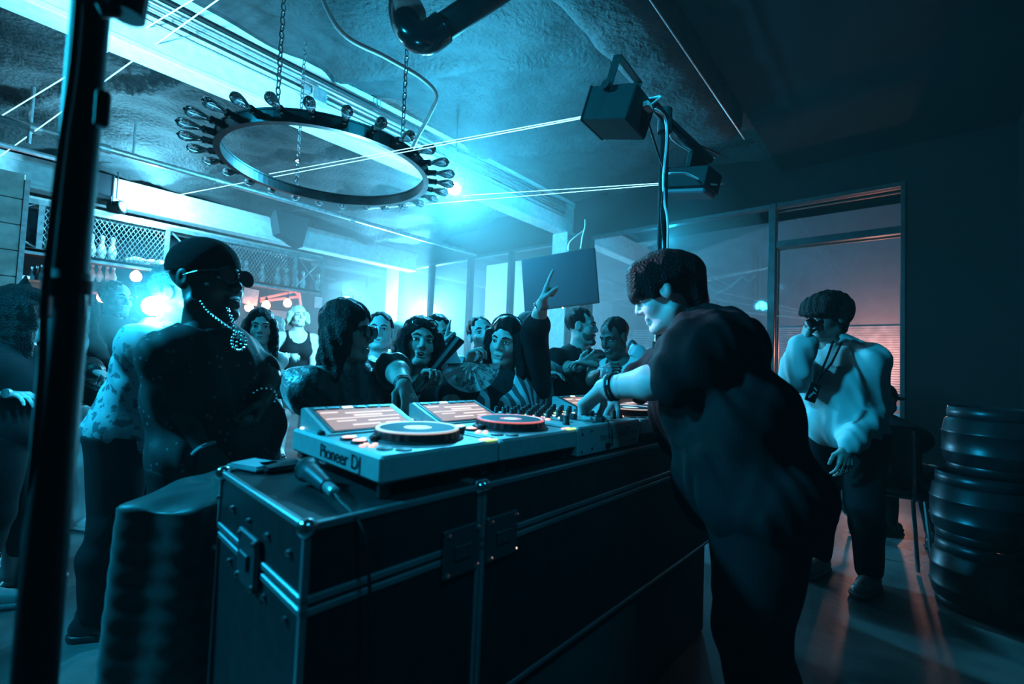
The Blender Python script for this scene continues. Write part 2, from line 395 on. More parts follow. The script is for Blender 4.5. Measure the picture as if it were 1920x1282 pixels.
for px, py in ((497, 185), (556, 350), (788, 262)):
    q = Wz(px, py, 2.68); a = atan2(q[1] - CH[1], q[0] - CH[0]); q = np.array([CH[0] + CR * cos(a), CH[1] + CR * sin(a), 2.69])
    part('chain', chain(q, (q[0], q[1], 4.05), 30), chrome if py > 300 else steel, ch)

# pipes and conduits
def pipe(name, pts, r, m, label, cat='pipe', group=None, n=12): return solo(name, MB().tube(pts, r, n).sm(), m, label, cat, group)
t = thing('sprinkler_pipe', 'pale sprinkler pipe running below the ceiling past the chandelier', 'pipe', (2.5, 7.15, 3.5))
part('pipe', MB().tube([(-3.0, 7.18, 3.5), (6.9, 7.15, 3.5)], 0.038, 14).sm(), steel, t)
for x in (0.15, 0.72, 1.9, 3.9):
    part('coupling', MB().tube([(x, 7.18, 3.5), (x + 0.09, 7.18, 3.5)], 0.054, 14), steel, t)
part('drop_hanger', MB().tube([(0.15, 7.18, 3.32), (0.15, 7.18, 3.95)], 0.018, 8), steel, t)
part('sprinkler_head', MB().lathe([(0.02, 0), (0.025, 0.05), (0.014, 0.06), (0.03, 0.09), (0.004, 0.095)], 10, (0.55, 7.18, 3.53)), chrome, t)
part('drop_hanger', MB().tube([(1.02, 7.18, 3.5), (1.02, 7.18, 3.95)], 0.012, 8), steel, t)
pipe('branch_pipe', [(-3.0, 7.2, 3.24), (0.42, 7.2, 3.24)], 0.028, steel, 'short pale branch pipe under the sprinkler pipe at far left')
for k, (z, r) in enumerate(((4.02, 0.022), (3.95, 0.016), (3.90, 0.012), (3.855, 0.012), (3.79, 0.009))):
    pipe('conduit', [(-3.0, 4.61, z), (6.6, 4.61, z)], r, black if k in (0, 3) else steel, ['uppermost thick black conduit along the white beam', 'pale conduit just under the thick black one on the beam', 'thin pale conduit midway up the white beam', 'thin black conduit on the white beam below the pale ones', 'lowest and thinnest pale conduit on the white beam'][k], 'conduit', 'conduits clipped to the big white beam', 8)
jb = Wy(597, 182, 4.58)
t = thing('junction_box', 'square pale junction box fixed to the white beam behind the chandelier', 'junction box', jb)
part('body', MB().box(jb, (0.15, 0.08, 0.15), bevel=0.006), mat('box_zinc', (0.45, 0.5, 0.5), 0.5, metal=0.4, var=0.4, scale=30, bump=0.4), t)
part('cover', MB().box(jb - [0, 0.045, 0], (0.135, 0.01, 0.135), bevel=0.003), steel, t)
part('clamp', MB().box(jb + [-0.12, 0.0, 0.02], (0.06, 0.06, 0.05)), steel, t)
for px, py, lab in ((708, 205, 'small threaded clamp on the beam top right of the junction box'), (1063, 343, 'small threaded clamp on the beam near the window end')):
    p = Wy(px, py, 4.62); t = thing('beam_clamp', lab, 'clamp', p, 'clamps on the white beam')
    part('plate', MB().box(p, (0.07, 0.05, 0.03)), steel, t)
    for dx in (-0.02, 0.03): part('rod', MB().tube([p + [dx, 0, 0], p + [dx, 0, 0.13]], 0.006, 6), steel, t)
cp = [W(590, -40, 3.0), W(640, 60, 3.2), W(725, 108, 3.5), W(790, 146, 3.75), W(818, 178, 3.85), W(805, 215, 3.95), W(780, 262, 4.1), W(765, 300, 4.3)]
pipe('curved_conduit', catmull(cp, 8), 0.017, mat('pvc_conduit', (0.8, 0.82, 0.82), 0.5), 'pale conduit bending down from the ceiling to the beam', 'conduit')
t = thing('drain_pipe', 'thick black drain pipe with an elbow under the ceiling', 'pipe', W(800, 40, 2.7))
part('pipe', MB().tube([W(985, -50, 2.75), W(815, 62, 2.7)], 0.075, 18).sm(), black, t)
part('elbow', MB().tube(catmull([W(830, 52, 2.7), W(800, 72, 2.69), W(772, 62, 2.7), W(757, 30, 2.75), W(758, -10, 2.85), W(770, -60, 2.95)], 5), [0.088] * 26, 18).sm(), blackgloss, t)
part('hose_clamp', MB().tube([W(770, 30, 2.7) + [0, 0, 0], W(760, 10, 2.78)], 0.094, 18), steel, t)

# lasers ------------------------------------------------------------
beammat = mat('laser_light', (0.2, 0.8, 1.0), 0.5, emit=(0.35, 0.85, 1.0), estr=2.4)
beamred = mat('laser_light_far', (0.6, 0.6, 0.8), 0.5, emit=(0.75, 0.75, 0.9), estr=0.9)
def laser(name, corners, depth, label, px_c, dc):
    c = W(*px_c, dc); t = thing(name, label, 'laser', c); return t, c
def box_axes(c, ex, ey, ez, size, bevel=0.006):
    R = np.array([ex, ey, ez]).T; return MB().box(c, size, rot=R, bevel=bevel)
def unit(v): v = np.array(v, float); return v / np.linalg.norm(v)
c1 = W(1160, 212, 2.05); e1 = unit(W(1106, 214, 2.15) - c1); ez = unit(np.array([0.05, 0.05, 1.0]) - e1 * (e1 @ np.array([0.05, 0.05, 1.0]))); ey = np.cross(ez, e1)
t = thing('laser_projector', 'black laser projector in a yoke bracket under the ceiling duct', 'laser projector', c1, 'laser projectors')
part('housing', box_axes(c1, e1, ey, ez, (0.23, 0.20, 0.155)), black, t)
part('front_plate', box_axes(c1 + e1 * 0.118, e1, ey, ez, (0.012, 0.205, 0.16), 0.003), blackgloss, t)
part('aperture', MB().tube([c1 + e1 * 0.122, c1 + e1 * 0.13], 0.02, 14), blackgloss, t)
br = part('bracket', box_axes(c1 + ez * 0.12 + e1 * .02 + ey * 0.107, e1, ey, ez, (0.04, 0.006, 0.15), 0.002), black, t)
for s in (-1,):
    o2 = part('bracket', box_axes(c1 + ez * 0.12 + e1 * .02 - ey * 0.107, e1, ey, ez, (0.04, 0.006, 0.15), 0.002), black, t)
part('bracket_top', box_axes(c1 + ez * 0.197 + e1 * .02, e1, ey, ez, (0.04, 0.22, 0.006), 0.002), black, t)
part('clamp_knob', MB().tube([c1 + ez * 0.06 + ey * 0.107 + e1 * .02, c1 + ez * 0.06 + ey * 0.135 + e1 * .02], 0.02, 10), black, t)
for sx in (-1, 1):
    for sz in (-1, 1): part('screw', MB().ball(c1 - ey * 0.1 + e1 * (0.1 * sx) + ez * (0.065 * sz), 0.0045, 6, 4), chrome, t)
tape = W(1215, 200, 1.98)
part('tape_wrap', MB().box(tape, (0.06, 0.03, 0.03), bevel=0.006), mat('masking_tape', (0.65, 0.5, 0.48), 0.7), t)
part('cable', MB().tube(catmull([c1 - e1 * 0.11, W(1200, 208, 1.99), tape, W(1238, 182, 1.97), W(1222, 184, 2.0), W(1205, 186, 1.97)], 6), 0.005, 6).sm(), white, t)
b1a = c1 + e1 * 0.12
def lbeam(t, a, b, r, m=beammat): part('laser_tube', MB().tube([a, b], [r, r * 1.3], 6), m, t, 'thin glowing tube standing for a laser beam in the haze')  # emissive tubes stand in for laser light scattered by the haze
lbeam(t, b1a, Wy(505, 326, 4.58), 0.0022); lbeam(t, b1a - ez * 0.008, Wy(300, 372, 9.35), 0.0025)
c2 = W(1300, 340, 2.75); e2 = unit(W(1240, 343, 2.9) - c2); ez2 = unit(UP - e2 * (e2 @ UP)); ey2 = np.cross(ez2, e2)
t = thing('laser_projector', 'lower black laser projector beside the upright pole', 'laser projector', c2, 'laser projectors')
part('housing', box_axes(c2, e2, ey2, ez2, (0.25, 0.2, 0.12)), black, t)
part('front_plate', box_axes(c2 + e2 * 0.127, e2, ey2, ez2, (0.012, 0.205, 0.125), 0.003), blackgloss, t)
part('base_plate', box_axes(c2 - ez2 * 0.075, e2, ey2, ez2, (0.24, 0.16, 0.03), 0.008), mat('plate_grey', (0.12, 0.14, 0.16), 0.5), t)
for sx in (-1, 1):
    for sz in (-1, 1): part('screw', MB().ball(c2 - ez2 * (0.085) + e2 * (0.11 * sx) - ey2 * (0.05 * sz), 0.005, 6, 4), chrome, t)
part('bracket', box_axes(c2 + ez2 * 0.1, e2, ey2, ez2, (0.03, 0.21, 0.09), 0.003), black, t)
part('cable', MB().tube(catmull([W(1255, 325, 2.5), W(1285, 325, 2.62), W(1312, 337, 2.63), W(1335, 346, 2.66), W(1356, 344, 2.8)], 6), 0.006, 6).sm(), white, t)
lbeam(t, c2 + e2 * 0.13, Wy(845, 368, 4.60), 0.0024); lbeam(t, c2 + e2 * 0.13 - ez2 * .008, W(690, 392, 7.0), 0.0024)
# laser sweeps across the upper left, from a projector out of frame overhead
t = thing('laser_projector', 'laser projector beyond the top of the view throwing slanting beams at left', 'laser projector', W(670, -188, 2.66))
lp = W(670, -188, 2.66); part('housing', MB().box(lp, (0.2, 0.2, 0.14), bevel=0.006), black, t)
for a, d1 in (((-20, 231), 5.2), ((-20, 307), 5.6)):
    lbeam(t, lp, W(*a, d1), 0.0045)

# lighting pole with cables (right of the decks) -------------------
pb = W(1238, 560, 2.3); pb[2] = 0
pt = W(1247, 215, 2.3)
t = thing('lighting_pole', 'black upright lighting pole with taped cables behind the decks', 'pole', pb)
part('pole', MB().tube([(pb[0], pb[1], 0.02), (pb[0], pb[1], pt[2])], 0.024, 14).sm(), blackgloss, t)
part('base', MB().lathe([(0.22, 0), (0.22, 0.015), (0.05, 0.03), (0.03, 0.08)], 20, pb), black, t)
top = np.array([pb[0], pb[1], pt[2]])
part('top_arm', MB().tube([W(1222, 195, 2.05), top, W(1330, 300, 2.75)], 0.026, 12), blackgloss, t)
part('clamp', MB().tube([top - [0, 0, .07], top + [0, 0, .05]], 0.036, 14), black, t)
part('clamp', MB().tube([W(1236, 640, 2.3), W(1234, 690, 2.3)], 0.036, 12), black, t)
part('knob', MB().tube([W(1234, 672, 2.29), W(1213, 672, 2.22)], 0.028, 10), black, t)
def down(px, d): return [W(px[0], px[1], d)]
part('cable', MB().tube(catmull([W(1228, 205, 2.02), W(1246, 220, 2.24), W(1250, 260, 2.26), W(1244, 330, 2.26), W(1246, 380, 2.26), W(1252, 420, 2.26), W(1250, 520, 2.26), W(1247, 700, 2.26)], 6), 0.006, 6).sm(), white, t)
part('cable', MB().tube(catmull([W(1212, 215, 2.02), W(1222, 250, 2.15), W(1235, 290, 2.26), W(1246, 330, 2.26), W(1240, 400, 2.26), W(1246, 470, 2.26)], 6), 0.005, 6).sm(), black, t)
for k, (a, b, c) in enumerate((((1262, 262), (1300, 285), (1340, 295)), ((1270, 250), (1310, 272), (1350, 290)))):
    solo('loose_cable', MB().tube(catmull([W(1256, 245, 2.4), W(*a, 2.5), W(*b, 2.7), W(*c, 3.0)], 6), 0.006, 6).sm(), [white, black][k], ['pale loose cable drooping from the top of the lighting pole', 'black loose cable drooping from the top of the lighting pole'][k], 'cable', 'loose cables at the pole top')

# foreground stand at left ----------------------------------------
sb = W(100, 860, 0.56); sb[2] = 0
t = thing('lighting_stand', 'black lighting stand in the left foreground with a lamp at its top', 'stand', sb)
ztop = W(182, -60, 0.56)[2]
part('pole', MB().tube([(sb[0], sb[1], 0.5), (sb[0], sb[1], ztop)], 0.0195, 16).sm(), black, t)
part('pole_sleeve', MB().tube([(sb[0], sb[1], 0.35), (sb[0], sb[1], 1.26)], 0.0215, 16).sm(), black, t)
part('collar', MB().tube([(sb[0], sb[1], 1.22), (sb[0], sb[1], 1.25)], 0.024, 16), black, t)
part('clamp', MB().box(W(192, 205, 0.55), (0.014, 0.014, 0.045), bevel=0.003), black, t)
for a in (0.6, 2.7, 4.8):
    part('leg', MB().tube([(sb[0] + .02 * cos(a), sb[1] + .02 * sin(a), 0.64), (sb[0] + 0.42 * cos(a), sb[1] + 0.42 * sin(a), 0.015)], 0.011, 8), black, t)
    part('brace', MB().tube([(sb[0] + .02 * cos(a), sb[1] + .02 * sin(a), 0.38), (sb[0] + 0.24 * cos(a), sb[1] + 0.24 * sin(a), 0.30)], 0.008, 8), black, t)
part('hub', MB().tube([(sb[0], sb[1], 0.60), (sb[0], sb[1], 0.67)], 0.027, 14), black, t)
part('cable', MB().tube(catmull([W(150, -30, 0.53), W(138, 120, 0.53), W(118, 260, 0.53), W(98, 420, 0.53), W(84, 560, 0.53), W(78, 700, 0.53), W(60, 900, 0.54), W(35, 1100, 0.55)], 6), 0.0045, 6).sm(), black, t)
lc = W(238, 2, 0.58)
part('lamp_yoke', MB().tube([W(185, 20, 0.56), W(215, 22, 0.57), W(225, 8, 0.58)], 0.008, 8), black, t)
part('lamp_housing', MB().tube([lc + [0, 0, 0.05], lc - [0, 0, 0.02]], [0.025, 0.02], 16), black, t)
for px, py in ((80, 580), (93, 578), (157, 575)):
    part('chrome_clip', MB().tube([W(px, py - 22, 0.535), W(px - 2, py + 18, 0.535)], 0.0035, 8), chrome, t)

# hanging stage lamps ------------------------------------------------
lens = mat('lamp_lens', (0.9, 0.95, 1.0), 0.3, emit=(0.55, 0.9, 1.0), estr=60)
def par_can(loc, aim, label, r=0.09, L=0.2, lit=True, off=0.30, mount=None):
    loc = np.array(loc, float); d = unit(np.array(aim, float) - loc); t = thing('stage_lamp', label, 'stage lamp', loc, 'stage lamps')
    back = loc - d * (off + L)
    part('can', MB().lathe([(r * .45, 0), (r * .8, 0.02), (r, 0.06), (r, L - .02), (r * 1.06, L - .015), (r * 1.06, L)], 18, back, d).sm(), black, t)
    part('lens', MB().lathe([(r * .9, 0), (r * .7, 0.012), (0.001, 0.018)], 18, back + d * (L - 0.012), d), lens if lit else blackgloss, t)
    s = unit(np.cross(d, UP)); c = back + d * L * .5
    part('yoke', MB().tube([c + s * r * 1.1, c + s * r * 1.15 + UP * r * 1.5, c - s * r * 1.15 + UP * r * 1.5, c - s * r * 1.1], 0.008, 8), black, t)
    if mount == 'stand':
        q = back - d * 0.03; part('stand_pole', MB().tube([q, (q[0], q[1], 0.0)], 0.014, 8), black, t); part('stand_base', MB().lathe([(.16, 0), (.16, .012), (.03, .03)], 16, (q[0], q[1], 0)), black, t)
    else: part('hook', MB().tube([c + UP * r * 1.5, (c[0], c[1], mount) if mount else c + UP * (r * 1.5 + 0.09)], 0.010, 8), black, t)
    return t
camp = CAM + np.array([0, 0, .2])
par_can(L_MAIN, camp, 'blazing stage lamp under the beam behind the ring chandelier', 0.10, mount=4.15)
par_can(L_BAR, L_BAR + [0.6, -0.5, 0.15], 'blazing stage lamp on the beam over the bar', mount=3.8)
par_can(L_CROWD, camp - [0, 0, .2], 'blazing low lamp behind the capped man at left', 0.06, 0.15, off=.12, mount='stand')
par_can(L_BACK, camp - [0, 0, .2], 'small bright lamp just above the dark-haired woman in sunglasses', 0.05, 0.12, off=.15, mount='stand')
par_can(L_WIN, camp - [0, 0, .2], 'bright lamp outside the window corner behind the crowd', 0.08, mount='stand')
par_can(Wy(587, 395, 9.1), camp, 'small glinting lamp on the beam below the chandelier', 0.035, 0.09, mount=3.75)
par_can(W(558, 301, 6.4), camp, 'small glinting lamp seen through the chandelier ring', 0.03, 0.08, mount=4.1)
spk = Wy(540, 430, 9.2)
t = thing('ceiling_speaker', 'dark wedge speaker hung on the beam over the bar', 'speaker', spk)
part('cabinet', MB().prism([spk + [-.3, -.14, .28], spk + [.36, -.14, .28], spk + [.24, -.14, -.32], spk + [-.2, -.14, -.14]], (0, .34, 0)), mat('speaker_grey', (0.03, 0.05, 0.06), 0.6), t)
part('bracket', MB().box(spk + [0.03, 0.05, 0.33], (0.1, 0.1, 0.1)), black, t)
spk = Wy(185, 352, 9.2)
t = thing('ceiling_speaker', 'dark square speaker on the beam right behind the foreground stand', 'speaker', spk)
part('cabinet', MB().box(spk, (0.32, 0.3, 0.42), bevel=0.015), black, t)
part('grille', MB().box(spk - [0, 0.155, 0], (0.28, 0.012, 0.38)), blackgloss, t)

# television ---------------------------------------------------------
tl, tr2, brr, bl = W(976, 489, 5.3), W(1115, 460, 5.0), W(1123, 570, 4.93), W(984, 581, 5.23)
cc = (tl + tr2 + brr + bl) / 4; ex = unit((tr2 + brr) - (tl + bl)); ezv = (tl + tr2) - (bl + brr); ezv = unit(ezv - ex * (ezv @ ex)); eyv = np.cross(ezv, ex)
wid = np.linalg.norm((tr2 + brr) - (tl + bl)) / 2; hei = np.linalg.norm((tl + tr2) - (bl + brr)) / 2
t = thing('television', 'large dark flat screen television hung beside the pillar', 'television', cc)
part('cabinet', box_axes(cc + eyv * .03, ex, eyv, ezv, (wid, 0.05, hei), 0.006), black, t)
part('screen', box_axes(cc + eyv * .002, ex, eyv, ezv, (wid - .02, 0.008, hei - .025), 0.001), mat('dark_screen', (0.006, 0.02, 0.032), 0.25, spec=.15), t)
part('standby_light', MB().ball(W(1055, 577, 5.02), 0.009, 8, 6), mat('red_led', (1, .3, .2), .5, emit=(1, .35, .25), estr=5), t)
part('mount_arm', MB().tube([cc + eyv * .06, W(1085, 520, 6.3), Wx(1076, 500, 6.72)], 0.03, 8), black, t)
part('cable', MB().tube(catmull([W(1066, 470, 5.2), W(1068, 455, 5.4), W(1085, 440, 5.7), W(1096, 432, 6.2)], 6), 0.012, 6).sm(), white, t)
part('cable', MB().tube(catmull([W(1089, 466, 5.2), W(1092, 445, 5.5), W(1097, 425, 5.9), W(1097, 412, 6.3)], 6), 0.010, 6).sm(), white, t)

# ================================================================== the bar
BY = 9.0
barsteel = mat('bar_frame_steel', (0.22, 0.26, 0.27), 0.5, metal=0.4, var=0.3, scale=12)
t = thing('bar_canopy', 'steel canopy shelf with wire mesh running over the bar', 'shelf', (1.8, BY, 2.45))
ZB0, ZB1 = 2.45, 3.10
part('rail', MB().bx(-2.5, 4.35, BY - .03, BY + .03, ZB1 - .04, ZB1 + .03), barsteel, t)
part('rail', MB().bx(-2.5, 4.35, BY - .03, BY + .03, ZB0 - .08, ZB0), barsteel, t)
part('shelf_board', MB().bx(-2.5, 4.35, BY - .03, BY + .5, ZB0 - .04, ZB0 + .005), mat('shelf_wood_dark', (0.16, 0.10, 0.08), 0.6, var=0.3), t)
part('back_panel', MB().bx(-2.5, 4.35, BY + .5, BY + .53, ZB0, ZB1), mat('back_panel', (0.010, 0.02, 0.025), 0.7, var=0.3), t)
part('top_board', MB().bx(-2.5, 4.35, BY - .03, BY + .5, ZB1 + .03, ZB1 + .06), wood, t)
xs = [Wy(px, py, BY)[0] for px, py in ((40, 410), (76, 425), (312, 470), (400, 480), (553, 505), (604, 515))]
for x in xs + [-1.4]:
    part('post', MB().bx(x - .03, x + .03, BY - .025, BY + .025, ZB0, ZB1 - .04), barsteel, t)
def brace(x0, x1):
    for a, b in ((ZB0, ZB1), (ZB1, ZB0)):
        part('brace', MB().tube([(x0, BY, a), (x1, BY, b)], 0.014, 6), barsteel, t)
brace(xs[2], xs[3]); brace(xs[4], xs[5]); brace(-0.75, xs[1])
def mesh_panel(x0, x1, name='mesh_panel'):
    m = MB(); H = ZB1 - ZB0 - .04; w = x1 - x0; st = 0.056; sl = 1.75
    k = -int(H / sl / st) - 1
    while k * st < w:
        for sg in (1, -1):
            a = x0 + k * st if sg > 0 else x1 - k * st
            z0, z1 = 0.0, H; xa, xb = a, a + sg * H / sl
            # clip to panel
            def clip(xa, za, xb, zb):
                lo, hi = x0, x1; t0, t1 = 0.0, 1.0; dx = xb - xa
                ta, tb = (lo - xa) / dx, (hi - xa) / dx
                if ta > tb: ta, tb = tb, ta
                t0, t1 = max(t0, ta), min(t1, tb)
                return None if t0 >= t1 else (xa + dx * t0, za + (zb - za) * t0, xa + dx * t1, za + (zb - za) * t1)
            c = clip(xa, z0, xb, z1)
            if c: m.tube([(c[0], BY, ZB0 + c[1]), (c[2], BY, ZB0 + c[3])], 0.0042, 4, caps=False)
        k += 1
    o = part(name, m, barsteel, t); o['kind'] = 'stuff'
mesh_panel(xs[1] + .03, xs[2] - .03); mesh_panel(xs[3] + .03, xs[4] - .03)
# pins
pinwhite = mat('pin_white', (0.85, 0.85, 0.83), 0.25)
pinred = mat('pin_red', (0.6, 0.06, 0.06), 0.35)
prof = [(0.026, 0), (0.030, 0.01), (0.045, 0.06), (0.058, 0.115), (0.060, 0.135), (0.054, 0.17), (0.040, 0.21), (0.027, 0.245), (0.023, 0.265), (0.025, 0.29), (0.031, 0.32), (0.032, 0.34), (0.026, 0.365), (0.012, 0.378), (0.0005, 0.381)]
pinme = MB().lathe(prof, 18).sm().mesh('bowling_pin'); pinme.materials.append(pinwhite)
stripe = MB().lathe([(0.0275, 0.248), (0.0248, 0.258)], 18).lathe([(0.0248, 0.274), (0.0262, 0.284)], 18).mesh('stripe'); stripe.materials.append(pinred)
def pin(loc, label, rot=(0, 0, 0), group='bowling pins on the bar canopy', s=1.0):
    o = bpy.data.objects.new('bowling_pin', pinme); link(o); o.location = Vector(loc); o.rotation_euler = rot; o.scale = (s, s, s)
    o['label'] = label; o['category'] = 'bowling pin'; o['group'] = group
    q = bpy.data.objects.new('stripe', stripe); link(q, o); return o
zs = ZB0 + .006
up = [(88, 'bowling pin behind mesh left of the foreground stand'), (105, 'bowling pin behind mesh partly hidden by the foreground stand'), (168, 'bowling pin at the right edge of the foreground stand'), (188, 'upright bowling pin second from the foreground stand'), (208, 'upright bowling pin right before the pins lying down'),
      (449, 'bowling pin behind the capped man\'s sunglasses'), (461, 'bowling pin just right of the capped man\'s sunglasses'), (492, 'lone middle bowling pin on the right half of the canopy'), (521, 'left one of the close pair of bowling pins on the right'), (538, 'right one of the close pair of bowling pins on the right'), (556, 'bright bowling pin just inside the braced end bay'), (569, 'brightest bowling pin behind the cross brace'), (598, 'last bowling pin at the right end of the canopy')]
for px, lab in up:
    x = Wy(px, 500, BY + .2)[0]; pin((x, BY + .2, zs), lab)
for px, ang, lab in ((236, 1.0, 'leftmost bowling pin lying on its side behind mesh'), (262, 2.4, 'middle bowling pin lying behind mesh, neck toward the bar end'), (287, 0.5, 'rightmost bowling pin lying on its side behind mesh')):
    x = Wy(px, 490, BY + .2)[0]; pin((x, BY + .18, zs + .06), lab, (radians(88), 0, ang))
# low shelf behind
t = thing('back_bar_shelf', 'low back bar shelf with reddish edge under the canopy', 'shelf', (1.5, 9.9, 2.0))
zl = Wy(190, 531, 9.7)[2]
part('board', MB().bx(0.2, 2.4, 9.55, 9.95, zl - .16, zl), black, t)
part('edge', MB().bx(0.2, 2.4, 9.53, 9.55, zl - .2, zl - .16), mat('red_edge', (0.5, 0.08, 0.07), 0.5), t)
for px, lab in ((171, 'leftmost of four small pins on the back bar shelf'), (185, 'second of four pins on the back bar shelf'), (199, 'third of four pins on the back bar shelf'), (211, 'rightmost of four pins on the back bar shelf')):
    x = Wy(px, 530, 9.7)[0]; pin((x, 9.7, zl + .001), lab, group='pins on the back bar shelf', s=0.82)
part('upright', MB().bx(2.36, 2.42, 9.55, 9.95, 0, zl), black, t)
# counter and back bar
t = thing('bar_counter', 'dark bar counter below the canopy behind the crowd', 'counter', (1.2, 8.9, 0))
part('front', MB().bx(0.55, 4.2, 8.9, 9.3, 0, 1.06), black, t)
part('top', MB().bx(0.5, 4.3, 8.8, 9.35, 1.06, 1.11, bevel=0.01), mat('counter_top', (0.12, 0.10, 0.09), 0.3, var=0.2), t)
# pendant globe bulbs
glow = mat('warm_bulb', (1, .6, .45), .4, emit=(1.0, 0.42, 0.25), estr=7)
for k, (px, py, yy, lab) in enumerate(((255, 518, 9.05, 'large glowing warm bulb hanging below the canopy'), (193, 557, 9.3, 'glowing warm bulb beside the bearded man\'s head'), (467, 576, 9.3, 'small glowing bulb by the capped man\'s shoulder'), (499, 572, 9.3, 'glowing bulb left of the fair-haired woman'), (539, 568, 9.3, 'glowing bulb right above the fair-haired woman'))):
    p = Wy(px, py, yy); t = thing('pendant_bulb', lab, 'bulb', p, 'warm bulbs over the bar')
    part('globe', MB().lathe([(0.001, -0.085), (0.05, -0.07), (0.075, -0.02), (0.07, 0.03), (0.045, 0.065), (0.025, 0.085), (0.022, 0.1)], 18, p).sm(), glow, t)
    part('socket', MB().tube([p + [0, 0, .09], p + [0, 0, .15]], 0.026, 12), black, t)
    part('cord', MB().tube([p + [0, 0, .15], (p[0], p[1], ZB0 - .05)], 0.006, 6), black, t)
    lamp('pendant_glow', 'POINT', p - [0, 0.12, 0.02], 5, WARM, size=0.07)
# wooden column, menu boards
px0 = Wy(0, 480, BY - .12)[0]; px1 = Wy(34, 480, BY - .12)[0]
t = thing('plank_column', 'pale wooden plank column at the left end of the bar', 'column', ((px0 + px1) / 2, BY - .2, 0))
for k in range(7):
    part('plank', MB().bx(px0 - .35, px1 - .0, BY - .26, BY - .06, 1.0 + .34 * k, 1.33 + .34 * k, bevel=0.006), wood, t)
part('edge_strip', MB().bx(px1, px1 + .05, BY - .28, BY - .04, 0.9, 3.3), steel, t)
def board(name, px, py, w, h, y, m, label, cat, tilt=0.0):
    p = Wy(px, py, y); R = np.array([[cos(tilt), 0, sin(tilt)], [0, 1, 0], [-sin(tilt), 0, cos(tilt)]])
    t = thing(name, label, cat, p); part('panel', MB().box(p, (w, .02, h), rot=R), m, t); part('frame', MB().box(p + [0, .015, 0], (w + .04, .012, h + .04), rot=R), black, t); return t
board('menu_board', 470, 556, 0.26, 0.30, 9.25, mat('menu_paper', (0.75, 0.6, 0.55), .6, var=.25, scale=9), 'tilted pale menu board under the canopy beside the capped man', 'menu', 0.1)
board('wall_notice', 597, 567, 0.17, 0.24, 9.7, white, 'bright white notice at the right end of the bar', 'notice')
board('wall_notice', 520, 590, 0.5, 0.18, 9.75, mat('notice_blue', (0.3, 0.4, 0.45), .6, var=.2), 'pale bluish panel behind the warm bulbs', 'notice')
t = thing('red_sign_frame', 'pinkish slanted neon sign frame over the back bar', 'sign', Wy(525, 556, 9.4))
neon = mat('red_tube', (0.8, 0.25, 0.22), .4, emit=(1.0, 0.3, 0.25), estr=0.5)
for a, b in (((488, 560), (553, 546)), ((488, 565), (560, 556)), ((553, 546), (563, 556)), ((560, 545), (566, 585))):
    part('tube', MB().tube([Wy(*a, 9.4), Wy(*b, 9.45)], 0.025, 8), neon, t)
# left bar clutter: bottles, cup, red box
def bottle(px, py, y, s, m, label):
    p = Wy(px, py, y); t = thing('bottle', label, 'bottle', p, 'bottles on the bar')
    part('glass', MB().lathe([(0.038, 0), (0.04, 0.01), (0.04, 0.19), (0.016, 0.24), (0.014, 0.3), (0.016, 0.305)], 14, p).sm(), m, t)
    part('cap', MB().tube([p + [0, 0, .30], p + [0, 0, .33]], 0.017, 10), chrome, t)
bt = mat('bottle_dark', (0.02, 0.06, 0.07), 0.1)
bz = 545
for k, (px, lab) in enumerate(((56, 'dark bottle beside the white cup on the bar'), (66, 'dark bottle third from the wooden column'), (75, 'tall dark bottle nearest the foreground stand'))):
    bottle(px, bz - k * 2, 9.05 + .1 * (k % 2), 1, bt, lab)
p = Wy(40, 545, 9.0)
t = thing('paper_cup', 'white paper cup on the bar beside the wooden column', 'cup', p)
part('wall', MB().lathe([(0.05, 0), (0.068, 0.2), (0.062, 0.2), (0.046, 0.01)], 16, p).sm(), white, t)
part('rim', MB().lathe([(0.066, 0.195), (0.072, 0.2), (0.066, 0.205)], 16, p), white, t)
p = Wy(57, 545, 8.95)
t = thing('condiment_box', 'small red wooden box on the bar', 'box', p)
part('body', MB().box(p + [0, 0, .07], (0.2, 0.15, 0.12), bevel=0.006), mat('red_wood', (0.45, 0.09, 0.06), .5, var=.3), t)
part('divider', MB().box(p + [0, 0, .13], (0.18, 0.012, 0.05)), mat('red_wood', ()), t)
zsh = Wy(57, 545, 9.0)[2]
solo('bar_ledge', MB().bx(px1 + .06, 0.7, 8.85, 9.25, zsh - .05, zsh - .001), mat('red_edge', ()), 'reddish ledge carrying bottles and cup at the bar end', 'ledge')
# ================================================================== the DJ booth
TR = radians(-2); ux = np.array([cos(TR), sin(TR), 0]); uy = np.array([-sin(TR), cos(TR), 0])
T0 = np.array([0.498, 0.752, 0.0])
def TB(u, v, z): return T0 + ux * u + uy * v + np.array([0, 0, z])
RT = np.array([ux, uy, [0, 0, 1]]).T
def tbox(u0, u1, v0, v1, z0, z1, bevel=0.0, m=None):
    m = m or MB(); return m.box(TB((u0 + u1) / 2, (v0 + v1) / 2, (z0 + z1) / 2), (abs(u1 - u0), abs(v1 - v0), abs(z1 - z0)), rot=RT, bevel=bevel)
silver = mat('player_silver', (0.42, 0.47, 0.48), 0.42, metal=0.25, var=0.06, scale=60, bump=0.05, bscale=400)
padblk = mat('rubber_black', (0.010, 0.011, 0.012), 0.5)
amber = mat('amber_button', (1, .5, .4), .4, emit=(1.0, 0.42, 0.32), estr=1.5)
whiteled = mat('white_led', (.9, 1, 1), .4, emit=(0.8, 1.0, 1.0), estr=1.6)
greenled = mat('green_led', (.6, 1, .2), .4, emit=(0.6, 1.0, 0.25), estr=1.4)
redring = mat('red_ring', (0.7, 0.2, 0.2), .4, emit=(1.0, 0.22, 0.2), estr=0.75)
whitering = mat('white_ring', (0.9, 0.85, 0.8), .35, emit=(1.0, 0.78, 0.68), estr=0.55)
